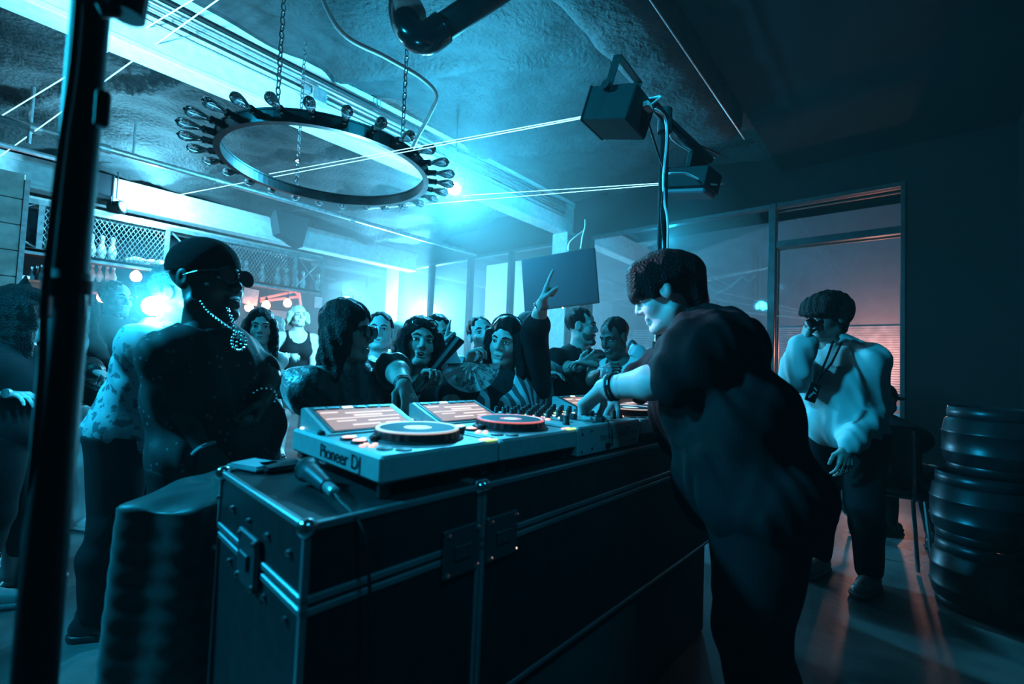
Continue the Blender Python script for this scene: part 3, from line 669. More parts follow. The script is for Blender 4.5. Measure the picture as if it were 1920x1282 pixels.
platter = mat('platter', (0.010, 0.035, 0.05), 0.6, spec=.2)
screenm = mat('deck_screen', (0.02, 0.02, 0.02), .6, spec=.1, emit=(0.50, 0.345, 0.33), estr=0.9)
screenl = mat('deck_screen_text', (.02, .02, .02), .6, spec=.1, emit=(1.0, 0.88, 0.86), estr=1.0)
def text_mesh(txt, size, extrude=0.0004):
    c = bpy.data.curves.new('t', 'FONT'); c.body = txt; c.size = size; c.extrude = extrude; c.align_x = 'CENTER'; c.align_y = 'CENTER'
    o = bpy.data.objects.new('t', c); COL.objects.link(o); dg = bpy.context.evaluated_depsgraph_get()
    me = bpy.data.meshes.new_from_object(o.evaluated_get(dg)); bpy.data.objects.remove(o); return me
def put_text(txt, size, origin, ex, ey, m, parent, label=None, name='lettering'):
    me = text_mesh(txt, size); me.materials.clear(); me.materials.append(m); ez = np.cross(ex, ey)
    M = Matrix(((ex[0], ey[0], ez[0], origin[0]), (ex[1], ey[1], ez[1], origin[1]), (ex[2], ey[2], ez[2], origin[2]), (0, 0, 0, 1)))
    me.transform(M); org = ORIG[parent.name]; me.transform(Matrix.Translation(Vector(-org)))
    o = bpy.data.objects.new(name, me); link(o, parent); ORIG[o.name] = org
    if label: o['label'] = label
    return o
ZD = 0.98        # deck top
PW, PD = 0.325, 0.42
def player(u0, ring, label, lettered=False, big=True):
    t = thing('media_player', label, 'media player', TB(u0 + PW / 2, PD / 2, ZD - .055), 'media players on the flight case')
    B = lambda *a, **k: tbox(u0 + a[0], u0 + a[1], *a[2:], **k)
    body = part('body', B(0.002, PW, 0, PD, ZD - .055, ZD, bevel=0.006), silver, t)
    # wedge with the screen at the back
    def P(a, b, z): return TB(u0 + a, b, z)
    w0, w1 = 0.02, PW - .045
    zf, zb = ZD + .004, ZD + .052
    wedge = part('screen_wedge', MB().prism([P(w0, .262, ZD - .001), P(w0, .262, zf), P(w0, .405, zb), P(w0, .418, zb - .004), P(w0, .418, ZD - .001)], ux * (w1 - w0)), silver, t)
    n = unit(np.cross(ux, P(0, .405, zb) - P(0, .262, zf))); dv = unit(P(0, .405, zb) - P(0, .262, zf)); Ls = np.linalg.norm(P(0, .405, zb) - P(0, .262, zf))
    def S(a, s, h): return P(a, .262, zf) + dv * s + n * h
    bez = part('bezel', MB().prism([S(w0 + .012, .008, 0), S(w1 - .012, .008, 0), S(w1 - .012, Ls - .004, 0), S(w0 + .012, Ls - .004, 0)], n * .0015), padblk, t)
    sc = part('screen', MB().prism([S(w0 + .022, .014, .001), S(w1 - .022, .014, .001), S(w1 - .022, Ls - .026, .001), S(w0 + .022, Ls - .026, .001)], n * .0015), screenm, t)
    sx0, sx1 = w0 + .026, w1 - .026; W_ = sx1 - sx0
    for (a, b, s0, s1) in ((0, .22, .83, .9), (.3, 1.0, .76, .84), (.0, 1.0, .50, .56), (.38, .78, .60, .70), (.1, .35, .36, .42), (.5, .95, .30, .38), (.25, .62, .12, .2), (.7, .9, .14, .2)):
        Lz = Ls - .044
        part('screen_text', MB().prism([S(sx0 + a * W_, .016 + s0 * Lz, .0028), S(sx0 + b * W_, .016 + s0 * Lz, .0028), S(sx0 + b * W_, .016 + s1 * Lz, .0028), S(sx0 + a * W_, .016 + s1 * Lz, .0028)], n * .0004), screenl, sc)
    for k in range(6):
        a = w0 + .022 + k * .038
        part('button', MB().prism([S(a, Ls - .018, .0016), S(a + .028, Ls - .018, .0016), S(a + .028, Ls - .009, .0016), S(a, Ls - .009, .0016)], n * .002), silver if k != 2 else whiteled, t)
    # jog wheel
    jc = TB(u0 + .185, .142, ZD)
    part('jog_base', MB().lathe([(0.112, 0), (0.108, 0.004), (0.100, 0.006)], 48, jc).sm(), padblk, t)
    rim = MB(); nn = 60
    prof = [(0.100, 0.004), (0.0985, 0.019), (0.095, 0.0225), (0.092, 0.023)]
    for (r, z) in prof:
        for k in range(nn):
            a = 2 * pi * k / nn; rr = r + (0.0018 * (k % 2) if z < 0.02 else 0); rim.v.append(tuple(jc + [rr * cos(a), rr * sin(a), z]))
    for i in range(3):
        for k in range(nn): rim.f.append((i * nn + k, i * nn + (k + 1) % nn, (i + 1) * nn + (k + 1) % nn, (i + 1) * nn + k))
    jw = part('jog_wheel', rim, padblk, t)
    part('light_ring', MB().lathe([(0.0985, 0.0215), (0.0965, 0.0255), (0.0925, 0.0255), (0.089, 0.0235)], 60, jc).sm(), ring, jw)
    part('platter', MB().lathe([(0.0895, 0.023), (0.0885, 0.0242), (0.034, 0.0242), (0.033, 0.023), (0.0005, 0.023)], 48, jc), platter, jw)
    part('jog_display', MB().lathe([(0.0315, 0.0233), (0.0005, 0.0238)], 28, jc), mat('jog_display', (.6, .9, 1), .4, emit=(.55, .92, 1.0), estr=0.9), jw)
    # left column: cue and play, pads, knobs
    def knob(a, b, r, h, m, nm='button'): part(nm, MB().lathe([(r, 0), (r, h * .7), (r * .85, h), (0.0004, h)], 18, TB(u0 + a, b, ZD)).sm(), m, t)
    knob(.038, .150, .0185, .006, padblk, 'cue_button'); knob(.038, .150, .0155, .0075, amber, 'cue_button'); knob(.038, .198, .0185, .006, padblk, 'play_button'); knob(.038, .198, .0155, .0075, amber, 'play_button')
    for a, b in ((.022, .108), (.036, .094), (.052, .108), (.038, .120)): knob(a, b, .0062, .004, amber)
    knob(.062, .176, .006, .005, whiteled); knob(.060, .215, .006, .005, whiteled); knob(.075, .150, .010, .012, padblk, 'knob')
    knob(.045, .058, .017, .003, padblk, 'recessed_knob'); knob(.072, .030, .017, .003, padblk, 'recessed_knob')
    for a, b in ((.02, .40), (.05, .402)): knob(a, b, .007, .004, whiteled)
    knob(.022, .29, .013, .010, padblk, 'knob')
    # right column: lamps, browse knob, tempo fader
    knob(PW - .026, .30, .016, .016, padblk, 'browse_knob'); knob(PW - .032, .365, .009, .006, whiteled); knob(PW - .012, .365, .009, .006, whiteled)
    part('fader_slot', B(PW - .028, PW - .018, .03, .20, ZD, ZD + .0016), padblk, t)
    fd = part('tempo_fader', B(PW - .036, PW - .010, .115, .140, ZD + .001, ZD + .016, bevel=.003), padblk, t)
    for b, mm in ((.165, amber), (.185, whiteled), (.205, amber), (.225, amber)): part('button', MB().lathe([(.0045, 0), (.0045, .003), (.0003, .003)], 10, TB(u0 + PW - .052, b, ZD)), mm, t)
    part('led_bar', B(PW - .045, PW - .012, .020, .028, ZD, ZD + .003), amber, t)
    part('led_bar', B(PW - .040, PW - .004, .004, .012, ZD, ZD + .003), greenled, t)
    for a in (.03, PW - .03):
        for b in (.03, PD - .03): part('foot', MB().tube([TB(u0 + a, b, ZD - .085), TB(u0 + a, b, ZD - .055)], .014, 10), padblk, t)
    if lettered:
        ex = -uy; put_text('Pioneer DJ', 0.042, TB(u0 + .0008, .165, ZD - .029), ex, UP, padblk, t, 'dark printed maker lettering')
    return t
GAP = 0.003
player(0.0, whitering, 'nearest media player with a pale-lit jog wheel and big tilted screen', True)
player(0.328, redring, 'second media player with a red-lit jog wheel left of the mixer')
MU = 0.657; MWD = 0.385
player(MU + MWD + .003, whitering, 'media player right of the mixer with a pale-lit jog wheel')
player(MU + MWD + .003 + .328, redring, 'farthest media player with a red-lit jog wheel, partly behind the DJ')
# mixer
t = thing('dj_mixer', 'silver DJ mixer crowded with black knobs between the players', 'mixer', TB(MU + MWD / 2, PD / 2, ZD - .06))
part('body', tbox(MU, MU + MWD - .003, 0.0, PD, ZD - .085, ZD + .004, bevel=.005), silver, t)
random.seed(3)
def mk(u, v, r=.0085, h=.024, m=padblk, nm='knob'):
    part(nm, MB().lathe([(r * 1.15, 0), (r * 1.1, .004), (r, .006), (r * .9, h), (0.0004, h)], 12, TB(MU + u, v, ZD + .004)).sm(), m, t)
for i in range(6):
    for j in range(6): mk(.035 + .058 * i, .19 + .038 * j)
for i in range(4):
    u = .075 + .072 * i
    part('fader_slot', tbox(MU + u - .003, MU + u + .003, .075, .165, ZD + .003, ZD + .0055), padblk, t)
    part('channel_fader', tbox(MU + u - .010, MU + u + .010, .10 + .012 * i, .122 + .012 * i, ZD + .004, ZD + .024, bevel=.003), padblk, t)
    part('button', tbox(MU + u - .026, MU + u - .012, .155, .168, ZD + .004, ZD + .009), [amber, whiteled, amber, amber][i], t)
    for k in range(7): part('level_led', tbox(MU + u + .016, MU + u + .024, .20 + .017 * k, .208 + .017 * k, ZD + .004, ZD + .007), [greenled, whiteled, amber][0 if k > 3 else 1 if i % 2 else 2], t)
part('fader_slot', tbox(MU + .13, MU + .25, .033, .039, ZD + .003, ZD + .0055), padblk, t)
part('crossfader', tbox(MU + .165, MU + .187, .022, .050, ZD + .004, ZD + .02, bevel=.003), padblk, t)
for u in (.02, .30, .345): mk(u, .06, .010, .028)
for u, v in ((.012, -.012), (.012, -.066), (.09, -.03), (.09, -.066), (.36, -.02), (.20, -.02)): pass
for u, z in ((.02, -.018), (.02, -.070), (.07, -.012), (.075, -.066), (.30, -.02), (.34, -.062), (.365, -.016)):
    part('screw', MB().tube([TB(MU + u, .001, ZD + z), TB(MU + u, -.002, ZD + z)], .004, 8), padblk, t)
part('front_label', tbox(MU + .12, MU + .36, -.001, .001, ZD - .045, ZD - .03), mat('panel_grey', (.2, .23, .25), .5, var=.4, scale=80), t)
part('headphone_jack', MB().tube([TB(MU + .16, .002, ZD - .064), TB(MU + .16, -.012, ZD - .064)], .008, 10), padblk, t)
hc = catmull([TB(MU + .10, .06, ZD + .03), TB(MU + .15, .02, ZD + .03), TB(MU + .165, -.012, ZD - .01), TB(MU + .16, -.02, ZD - .064)], 6)
solo('headphone_cable', MB().tube(hc, .0028, 6).sm(), padblk, 'thin black headphone cable hanging over the mixer front', 'cable')
pc = [TB(MU + MWD + .16, .05, ZD + .02), TB(MU + MWD + .165, -.01, ZD - .01), TB(MU + MWD + .17, -.015, ZD - .14), TB(MU + MWD + .18, -.02, ZD - .30)]
solo('power_cable', MB().tube(catmull(pc, 5), .003, 6).sm(), padblk, 'thin black cable hanging down past the right-hand player', 'cable')

# flight cases -------------------------------------------------------
lam = mat('black_laminate', (0.012, 0.016, 0.018), 0.5, var=0.2, scale=30, bump=.05, bscale=200, spec=.3)
alu = mat('aluminium_edge', (0.40, 0.43, 0.45), 0.38, metal=0.8, var=.1)
ZT_ = ZD - .085
def flight_case(u0, u1, label):
    v0, v1, z0, z1 = -.035, .43, .40, ZT_
    t = thing('flight_case', label, 'flight case', TB((u0 + u1) / 2, (v0 + v1) / 2, z0), 'flight cases under the decks')
    part('body', tbox(u0 + .004, u1 - .004, v0 + .004, v1 - .004, z0, z1 - .004, bevel=.004), lam, t)
    e = .012
    for (a, b) in ((v0, z1), (v0, z1 - .115), (v0, z1 - .135), (v0, z0 + e), (v1 - e, z1)):
        part('edge_strip', tbox(u0, u1, b * 0 + a, a + e, b - e, b + .001, bevel=.002), alu if a > 0 or True else alu, t)
    for a in (u0, u1 - e):
        for b in (z1, z1 - .115, z1 - .135, z0 + e): part('edge_strip', tbox(a, a + e, v0, v1, b - e, b + .001, bevel=.002), alu, t)
        for vv in (v0, v1 - e): part('edge_strip', tbox(a, a + e, vv, vv + e, z0, z1, bevel=.002), alu, t)
    for a in (u0 + .006, u1 - .006):
        for vv in (v0 + .006, v1 - .006):
            for b in (z1 - .006, z0 + .01): part('ball_corner', MB().ball(TB(a, vv, b), .017, 10, 7).sm(), chrome, t)
    um = u0 + .0
    for (a, vv, nrm) in ((u0, .20, -ux), (u0 + .06 if u0 > 0 else u1 - .06, v0, -uy)):
        c = TB(a, vv, z1 - .125) + nrm * .004; sd = np.cross(UP, nrm)
        R2 = np.array([sd, nrm, UP]).T
        la = part('latch', MB().box(c, (.10, .010, .10), rot=R2, bevel=.003), mat('latch_dark', (.10, .11, .12), .4, metal=.7), t)
        part('latch_wing', MB().box(c + nrm * .008, (.045, .006, .03), rot=R2, bevel=.002), mat('latch_dark', ()), la)
        for q in (-1, 1):
            for w in (-1, 1): part('rivet', MB().ball(c + sd * .04 * q + UP * .04 * w + nrm * .006, .006, 8, 5), chrome, la)
    for k in range(5):
        for a, b, nrm in ((u0, z1 - .06, -ux), (u0, z1 - .17, -ux)):
            part('rivet', MB().ball(TB(a, v0 + .06 + .1 * k, b), .006, 8, 5), chrome, t)
    return t
flight_case(-.150, .24, 'near black flight case with silver edges carrying the microphone')
flight_case(.243, 1.72, 'long black flight case with silver edges under the mixer')
solo('booth_riser', tbox(-.10, 1.68, -.01, .41, 0.0, .399, bevel=.01), mat('black_cloth', (0.008, 0.009, 0.010), .8, sheen=.2), 'low black draped riser under the flight cases', 'riser')
# strips of gaffer tape and cards lying on the case at left
cardm = mat('grey_card', (.30, .40, .42), .6, var=.15)
for k, (px, py, lab, sz, rz) in enumerate(((478, 872, 'folded pale card at the far corner of the near flight case', (.07, .10), .3), (528, 873, 'dark flat booklet behind the microphone', (.09, .08), -.1))):
    p = Wz(px, py, ZT_ + .004); mm = MB().box(p, (sz[0], sz[1], .005), rot=rotz(rz)); mm.box(p + [0, 0, .005], (sz[0] * .9, sz[1] * .85, .004), rot=rotz(rz + .05))
    solo('card', mm, [cardm, lam][k], lab, 'card')
# microphone
mh = Wz(577, 880, ZT_ + .028); mt = Wz(656, 948, ZT_ + .014); md = unit(mt - mh); 
mL = np.linalg.norm(mt - mh)
t = thing('microphone', 'handheld microphone lying on the near flight case', 'microphone', (mh + mt) / 2 - [0, 0, .02])
grille = mat('mic_grille', (.10, .12, .13), .45, metal=.6, bump=.8, bscale=500)
part('grille', MB().lathe([(0.001, -.026), (.016, -.022), (.0245, -.008), (.0255, .004), (.022, .018), (.019, .022)], 20, mh, md).sm(), grille, t)
part('collar', MB().lathe([(.0262, -.001), (.0262, .005)], 20, mh, md), padblk, t)
part('handle', MB().lathe([(.0205, .02), (.019, .03), (.0135, .118), (.0125, .122)], 20, mh, md).sm(), mat('mic_body', (.05, .065, .075), .4, metal=.3), t)
part('connector', MB().lathe([(.0105, .122), (.0105, .16), (.008, .165)], 16, mh, md).sm(), steel, t)
part('cable', MB().tube(catmull([mh + md * .16, mh + md * .19 - [0, 0, .006], TB(-.06, -.06, ZT_ - .03), TB(-.05, -.08, ZT_ - .2), TB(-.06, -.1, .42)], 6), .0035, 6).sm(), padblk, t)

# draped box at left of the case ------------------------------------
drape = mat('black_drape', (0.012, 0.016, 0.018), .5, sheen=.3, bump=.12, bscale=10)
def drape_fn(u, v):
    a = 2 * pi * u; p = 7.0
    k = (abs(cos(a)) ** p + abs(sin(a)) ** p) ** (-1 / p)
    flare = 1 + .20 * max(0, v - .22)
    if v < .22:
        s = v / .22; z = .82 - .02 * s ** 6 + .006 * sin(5 * a + 6 * s) * s
    else:
        s = 1.0; z = .80 - (v - .22) / .78 * .80
    fold = 0 if v < .22 else .003 * sin(5 * a + 2.2 * v) + .0008 * sin(128 * v + .8 * sin(3 * a)) * math.exp(-((v - .42) / .25) ** 2) + .0004 * sin(71 * v + 1.1 * sin(2 * a + 1))
    r = k * s * flare
    x = .115 * r * cos(a) + fold * cos(a); y = .19 * r * sin(a) + fold * sin(a)
    q = rt * (-.785 + x) + fw * (1.23 + y)
    return (q[0], q[1], max(z, 0.002))
solo('draped_box', MB().grid(drape_fn, 120, 190).sm(), drape, 'box covered with wrinkled black cloth left of the flight case', 'draped box')

# kegs, seat -----------------------------------------------------------
def keg(px, py, d, z, label, s=1.0):
    p = W(px, py, d); p[2] = z; t = thing('beer_keg', label, 'keg', p, 'kegs by the right wall')
    km = mat('keg_steel', (.045, .052, .058), .36, metal=.7, var=.3, scale=9)
    part('barrel', MB().lathe([(.15, 0.02), (.185, .05), (.195, .10), (.200, .105), (.195, .112), (.195, .20), (.200, .206), (.195, .212), (.185, .27), (.15, .30), (.02, .305)], 32, p).sm(), km, t)
    for z0, z1 in ((0, .06), (.27, .34)):
        part('rim', MB().lathe([(.165, z0), (.172, z0), (.176, (z0 + z1) / 2), (.172, z1), (.165, z1), (.168, (z0 + z1) / 2)], 32, p).sm(), km, t)
    part('valve', MB().tube([p + [0, 0, .30], p + [0, 0, .325]], .03, 12), chrome, t)
keg(1838, 900, 2.35, 0.345, 'middle steel keg of the stack by the right wall'); keg(1862, 800, 2.35, 0.69, 'top steel keg of the stack by the right wall')
keg(1838, 900, 2.35, 0.0, 'bottom steel keg standing on the floor by the right wall')
# ================================================================== people: shapes grown from joints as one smooth surface
class Field:
    """distance field on a grid, smoothly joined shapes"""
    def __init__(s, lo, hi, h):
        s.h = h; s.lo = np.array(lo, np.float32) - 2 * h; hi = np.array(hi, np.float32) + 2 * h
        s.n = np.maximum(np.ceil((hi - s.lo) / h).astype(int) + 1, 4)
        s.d = np.full(s.n, 1.0, np.float32)
        s.ax = [s.lo[i] + h * np.arange(s.n[i], dtype=np.float32) for i in range(3)]
    def _win(s, lo, hi):
        i0 = np.clip(np.floor((np.array(lo) - s.lo) / s.h).astype(int), 0, s.n - 1); i1 = np.clip(np.ceil((np.array(hi) - s.lo) / s.h).astype(int) + 1, 1, s.n)
        if np.any(i1 <= i0): return None
        sl = tuple(slice(a, b) for a, b in zip(i0, i1))
        return sl, s.ax[0][sl[0]][:, None, None], s.ax[1][sl[1]][None, :, None], s.ax[2][sl[2]][None, None, :]
    def _join(s, sl, d, k, op):
        o = s.d[sl]
        if op == 'sub':
            if k > 0:
                h = np.clip(0.5 - 0.5 * (o + d) / k, 0, 1); s.d[sl] = o * (1 - h) - d * h + k * h * (1 - h)
            else: s.d[sl] = np.maximum(o, -d)
        else:
            if k > 0:
                h = np.clip(0.5 + 0.5 * (o - d) / k, 0, 1); s.d[sl] = o * (1 - h) + d * h - k * h * (1 - h)
            else: s.d[sl] = np.minimum(o, d)
    def cone(s, a, b, ra, rb, k=.03, flat=None, fs=1.0, op='add'):
        a = np.array(a, np.float32); b = np.array(b, np.float32); R = max(ra, rb) + k + 3 * s.h
        w = s._win(np.minimum(a, b) - R, np.maximum(a, b) + R)
        if w is None: return s
        sl, X, Y, Z = w; ba = b - a; L = float(ba @ ba) + 1e-9
        px, py, pz = X - a[0], Y - a[1], Z - a[2]
        t = np.clip((px * ba[0] + py * ba[1] + pz * ba[2]) / L, 0, 1)
        qx, qy, qz = px - t * ba[0], py - t * ba[1], pz - t * ba[2]
        q2 = qx * qx + qy * qy + qz * qz
        if flat is not None:
            f = np.array(flat, np.float32); f = f / np.linalg.norm(f); c = qx * f[0] + qy * f[1] + qz * f[2]
            q2 = q2 + c * c * (1 / fs ** 2 - 1)
            r = ra + (rb - ra) * t; d = (np.sqrt(q2) - r) * (fs + (1 - fs) * .4)
        else: d = np.sqrt(q2) - (ra + (rb - ra) * t)
        s._join(sl, d, k, op); return s
    def ell(s, c, r, axes=None, k=.03, op='add'):
        c = np.array(c, np.float32); r = np.array(r, np.float32); R = float(r.max()) + k + 3 * s.h
        w = s._win(c - R, c + R)
        if w is None: return s
        sl, X, Y, Z = w; A = np.eye(3) if axes is None else np.array(axes, float)
        px, py, pz = X - c[0], Y - c[1], Z - c[2]; k0 = 0; k1 = 0
        for i in range(3):
            q = px * A[i, 0] + py * A[i, 1] + pz * A[i, 2]; k0 = k0 + (q / r[i]) ** 2; k1 = k1 + (q / r[i] ** 2) ** 2
        k0 = np.sqrt(k0); k1 = np.sqrt(k1) + 1e-6
        s._join(sl, (k0 * (k0 - 1) / k1).astype(np.float32), k, op); return s
    def cut(s, p, n, k=0.0):
        """keep the side the normal points away from"""
        n = np.array(n, float); n /= np.linalg.norm(n); p = np.array(p, float)
        d = (s.ax[0][:, None, None] - p[0]) * n[0] + (s.ax[1][None, :, None] - p[1]) * n[1] + (s.ax[2][None, None, :] - p[2]) * n[2]
        s.d = np.maximum(s.d, d.astype(np.float32)); return s
    def wrinkle(s, amp, f, ph=0.0):
        X, Y, Z = s.ax[0][:, None, None], s.ax[1][None, :, None], s.ax[2][None, None, :]
        s.d = s.d + (amp * (np.sin(f * (X + .4 * Z) + ph + 1.3 * np.sin(f * .6 * Y + 2 * Z)) * np.sin(f * .8 * (Y - .5 * Z) + 1.7 * ph + 1.1 * np.sin(f * .5 * X)))).astype(np.float32); return s
    def net(s):
        d = s.d; I = d < 0; nx, ny, nz = d.shape
        cs = [I[i:nx - 1 + i, j:ny - 1 + j, k:nz - 1 + k] for i in (0, 1) for j in (0, 1) for k in (0, 1)]
        anyc = cs[0].copy(); allc = cs[0].copy()
        for c in cs[1:]: anyc |= c; allc &= c
        act = anyc & ~allc; ci = np.argwhere(act)
        if len(ci) == 0: return np.zeros((0, 3)), np.zeros((0, 4), int)
        off = np.array([(i, j, k) for i in (0, 1) for j in (0, 1) for k in (0, 1)])
        V = np.stack([d[ci[:, 0] + o[0], ci[:, 1] + o[1], ci[:, 2] + o[2]] for o in off], 1)
        acc = np.zeros((len(ci), 3)); cnt = np.zeros(len(ci))
        for a in range(8):
            for b in range(a + 1, 8):
                if np.abs(off[a] - off[b]).sum() != 1: continue
                va, vb = V[:, a], V[:, b]; m = (va < 0) != (vb < 0); t = np.where(m, va / np.where(m, va - vb, 1), 0)
                acc += np.where(m[:, None], off[a] + (off[b] - off[a]) * t[:, None], 0); cnt += m
        P = s.lo + s.h * (ci + acc / cnt[:, None])
        idx = np.full(act.shape, -1, np.int64); idx[act] = np.arange(len(ci)); faces = []
        for ax in range(3):
            A = [slice(None)] * 3; B = [slice(None)] * 3; A[ax] = slice(0, -1); B[ax] = slice(1, None)
            x = I[tuple(A)] != I[tuple(B)]; q = np.argwhere(x); o1, o2 = [i for i in range(3) if i != ax]
            q = q[(q[:, o1] > 0) & (q[:, o2] > 0) & (q[:, o1] < d.shape[o1] - 1) & (q[:, o2] < d.shape[o2] - 1)]
            if len(q) == 0: continue
            def cell(a, b):
                c = q.copy(); c[:, o1] += a; c[:, o2] += b; return idx[c[:, 0], c[:, 1], c[:, 2]]
            Q = np.stack([cell(-1, -1), cell(0, -1), cell(0, 0), cell(-1, 0)], 1)
            fl = I[q[:, 0], q[:, 1], q[:, 2]]
            if ax == 1: fl = ~fl
            Q[~fl] = Q[~fl][:, ::-1]; faces.append(Q)
        Fc = np.concatenate(faces); Fc = Fc[(Fc >= 0).all(1)]
        return P, Fc
def sdf_mesh(name, fields, off):
    vs = []; fs = []; n = 0
    for f in fields:
        P, Q = f.net(); vs.append(P); fs.append(Q + n); n += len(P)
    P = np.concatenate(vs) - np.array(off); Q = np.concatenate(fs)
    me = bpy.data.meshes.new(name); me.vertices.add(len(P)); me.vertices.foreach_set('co', P.astype(np.float32).ravel())
    me.loops.add(len(Q) * 4); me.loops.foreach_set('vertex_index', Q.astype(np.int32).ravel())
    me.polygons.add(len(Q)); me.polygons.foreach_set('loop_start', np.arange(0, len(Q) * 4, 4, dtype=np.int32)); me.polygons.foreach_set('use_smooth', np.ones(len(Q), bool))
    me.update(calc_edges=True); me.validate(); return me
def sdf_part(name, fields, m, parent, label=None):
    if not isinstance(fields, (list, tuple)): fields = [fields]
    me = sdf_mesh(name, fields, ORIG[parent.name]); me.materials.append(m)
    o = bpy.data.objects.new(name, me); link(o, parent); ORIG[o.name] = ORIG[parent.name]
    if label: o['label'] = label
    return o

HANDPOSE = {'relaxed': [(18, 28, 18)] * 4, 'fist': [(75, 95, 60)] * 4, 'point': [(2, 3, 3), (88, 105, 70), (90, 105, 70), (92, 105, 70)], 'flat': [(4, 8, 5)] * 4, 'grip': [(50, 62, 38)] * 4, 'press': [(20, 34, 20), (34, 48, 28), (46, 55, 30), (52, 58, 30)]}
def hand_shapes(F, wrist, d, palm, right, pose='relaxed', s=1.0, infl=0.0):
    d = unit(d); n = np.array(palm, float); n = unit(n - d * (n @ d)); t = np.cross(d, n) * (1 if right else -1)   # thumb side
    w = np.array(wrist, float); k = .008 * s
    kn = [w + d * (.088 + .004 * (1 - abs(i - 1.2))) * s + t * (.030 - .0205 * i) * s for i in range(4)]
    for i in range(4): F.cone(w + d * .012 * s + t * (.018 - .012 * i) * s, kn[i], .0165 * s + infl, .0125 * s + infl, k)
    F.cone(w - d * .03 * s, w + d * .03 * s, .026 * s + infl, .026 * s + infl, .012, flat=n, fs=.72)
    Ls = [(.042, .026, .022), (.047, .030, .023), (.043, .028, .022), (.034, .021, .019)]; tips = []
    for i in range(4):
        p = kn[i]; ang = 0.0; spread = (1.5 - i) * .05
        for j in range(3):
            ang += radians(HANDPOSE[pose][i][j]); dd = unit(d * cos(ang) + n * sin(ang) + t * spread * cos(ang)); q = p + dd * Ls[i][j] * s
            F.cone(p, q, (.0098 - .0012 * j) * s + infl, (.0090 - .0013 * j) * s + infl, .004); p = q
        tips.append(p)
    tb = w + d * .022 * s + t * .026 * s
    curl = {'relaxed': .35, 'fist': .9, 'point': .8, 'flat': .15, 'grip': .8, 'press': .5}[pose]
    d1 = unit(d * .75 + t * (.75 - .35 * curl) + n * (.25 + .55 * curl)); p1 = tb + d1 * .042 * s; d2 = unit(d * .95 + t * (.35 - .6 * curl) + n * (.2 + .4 * curl)); p2 = p1 + d2 * .032 * s; p3 = p2 + unit(d2 + n * .25 * curl - t * .3 * curl) * .026 * s
    F.cone(w + d * .01 * s + t * .012 * s, tb, .018 * s + infl, .016 * s + infl, .01); F.cone(tb, p1, .0145 * s + infl, .0115 * s + infl, .006); F.cone(p1, p2, .0112 * s + infl, .0098 * s + infl, .004); F.cone(p2, p3, .0098 * s + infl, .0080 * s + infl, .004)
    return tips

SKIN = {}
def skin(tone):
    if tone not in SKIN:
        c = {'light': (.60, .51, .50), 'mid': (.46, .37, .35), 'tan': (.36, .27, .25), 'dark': (.09, .068, .062)}[tone]
        m = mat('skin_' + tone, c, .48, var=.06, scale=40, bump=.05, bscale=220)
        m.node_tree.nodes['Principled BSDF'].inputs['Subsurface Weight'].default_value = 0.0
        SKIN[tone] = m
    return SKIN[tone]
hairblack = mat('hair_black', (0.005, 0.006, 0.007), .5, spec=.12, bump=.9, bscale=130)
hairbrown = mat('hair_brown', (0.035, 0.028, 0.025), .42, bump=.9, bscale=130)
hairblonde = mat('hair_blonde', (0.62, 0.52, 0.40), .45, bump=.9, bscale=130)
eyewhite = mat('eye_white', (.75, .75, .74), .25); eyedark = mat('eye_dark', (.01, .01, .012), .15)
lipm = mat('lips', (.36, .14, .13), .4); lipdark = mat('lips_dark', (.12, .05, .05), .4); mouthdark = mat('mouth_inside', (.05, .015, .015), .6); teeth = mat('teeth', (.8, .8, .77), .3)

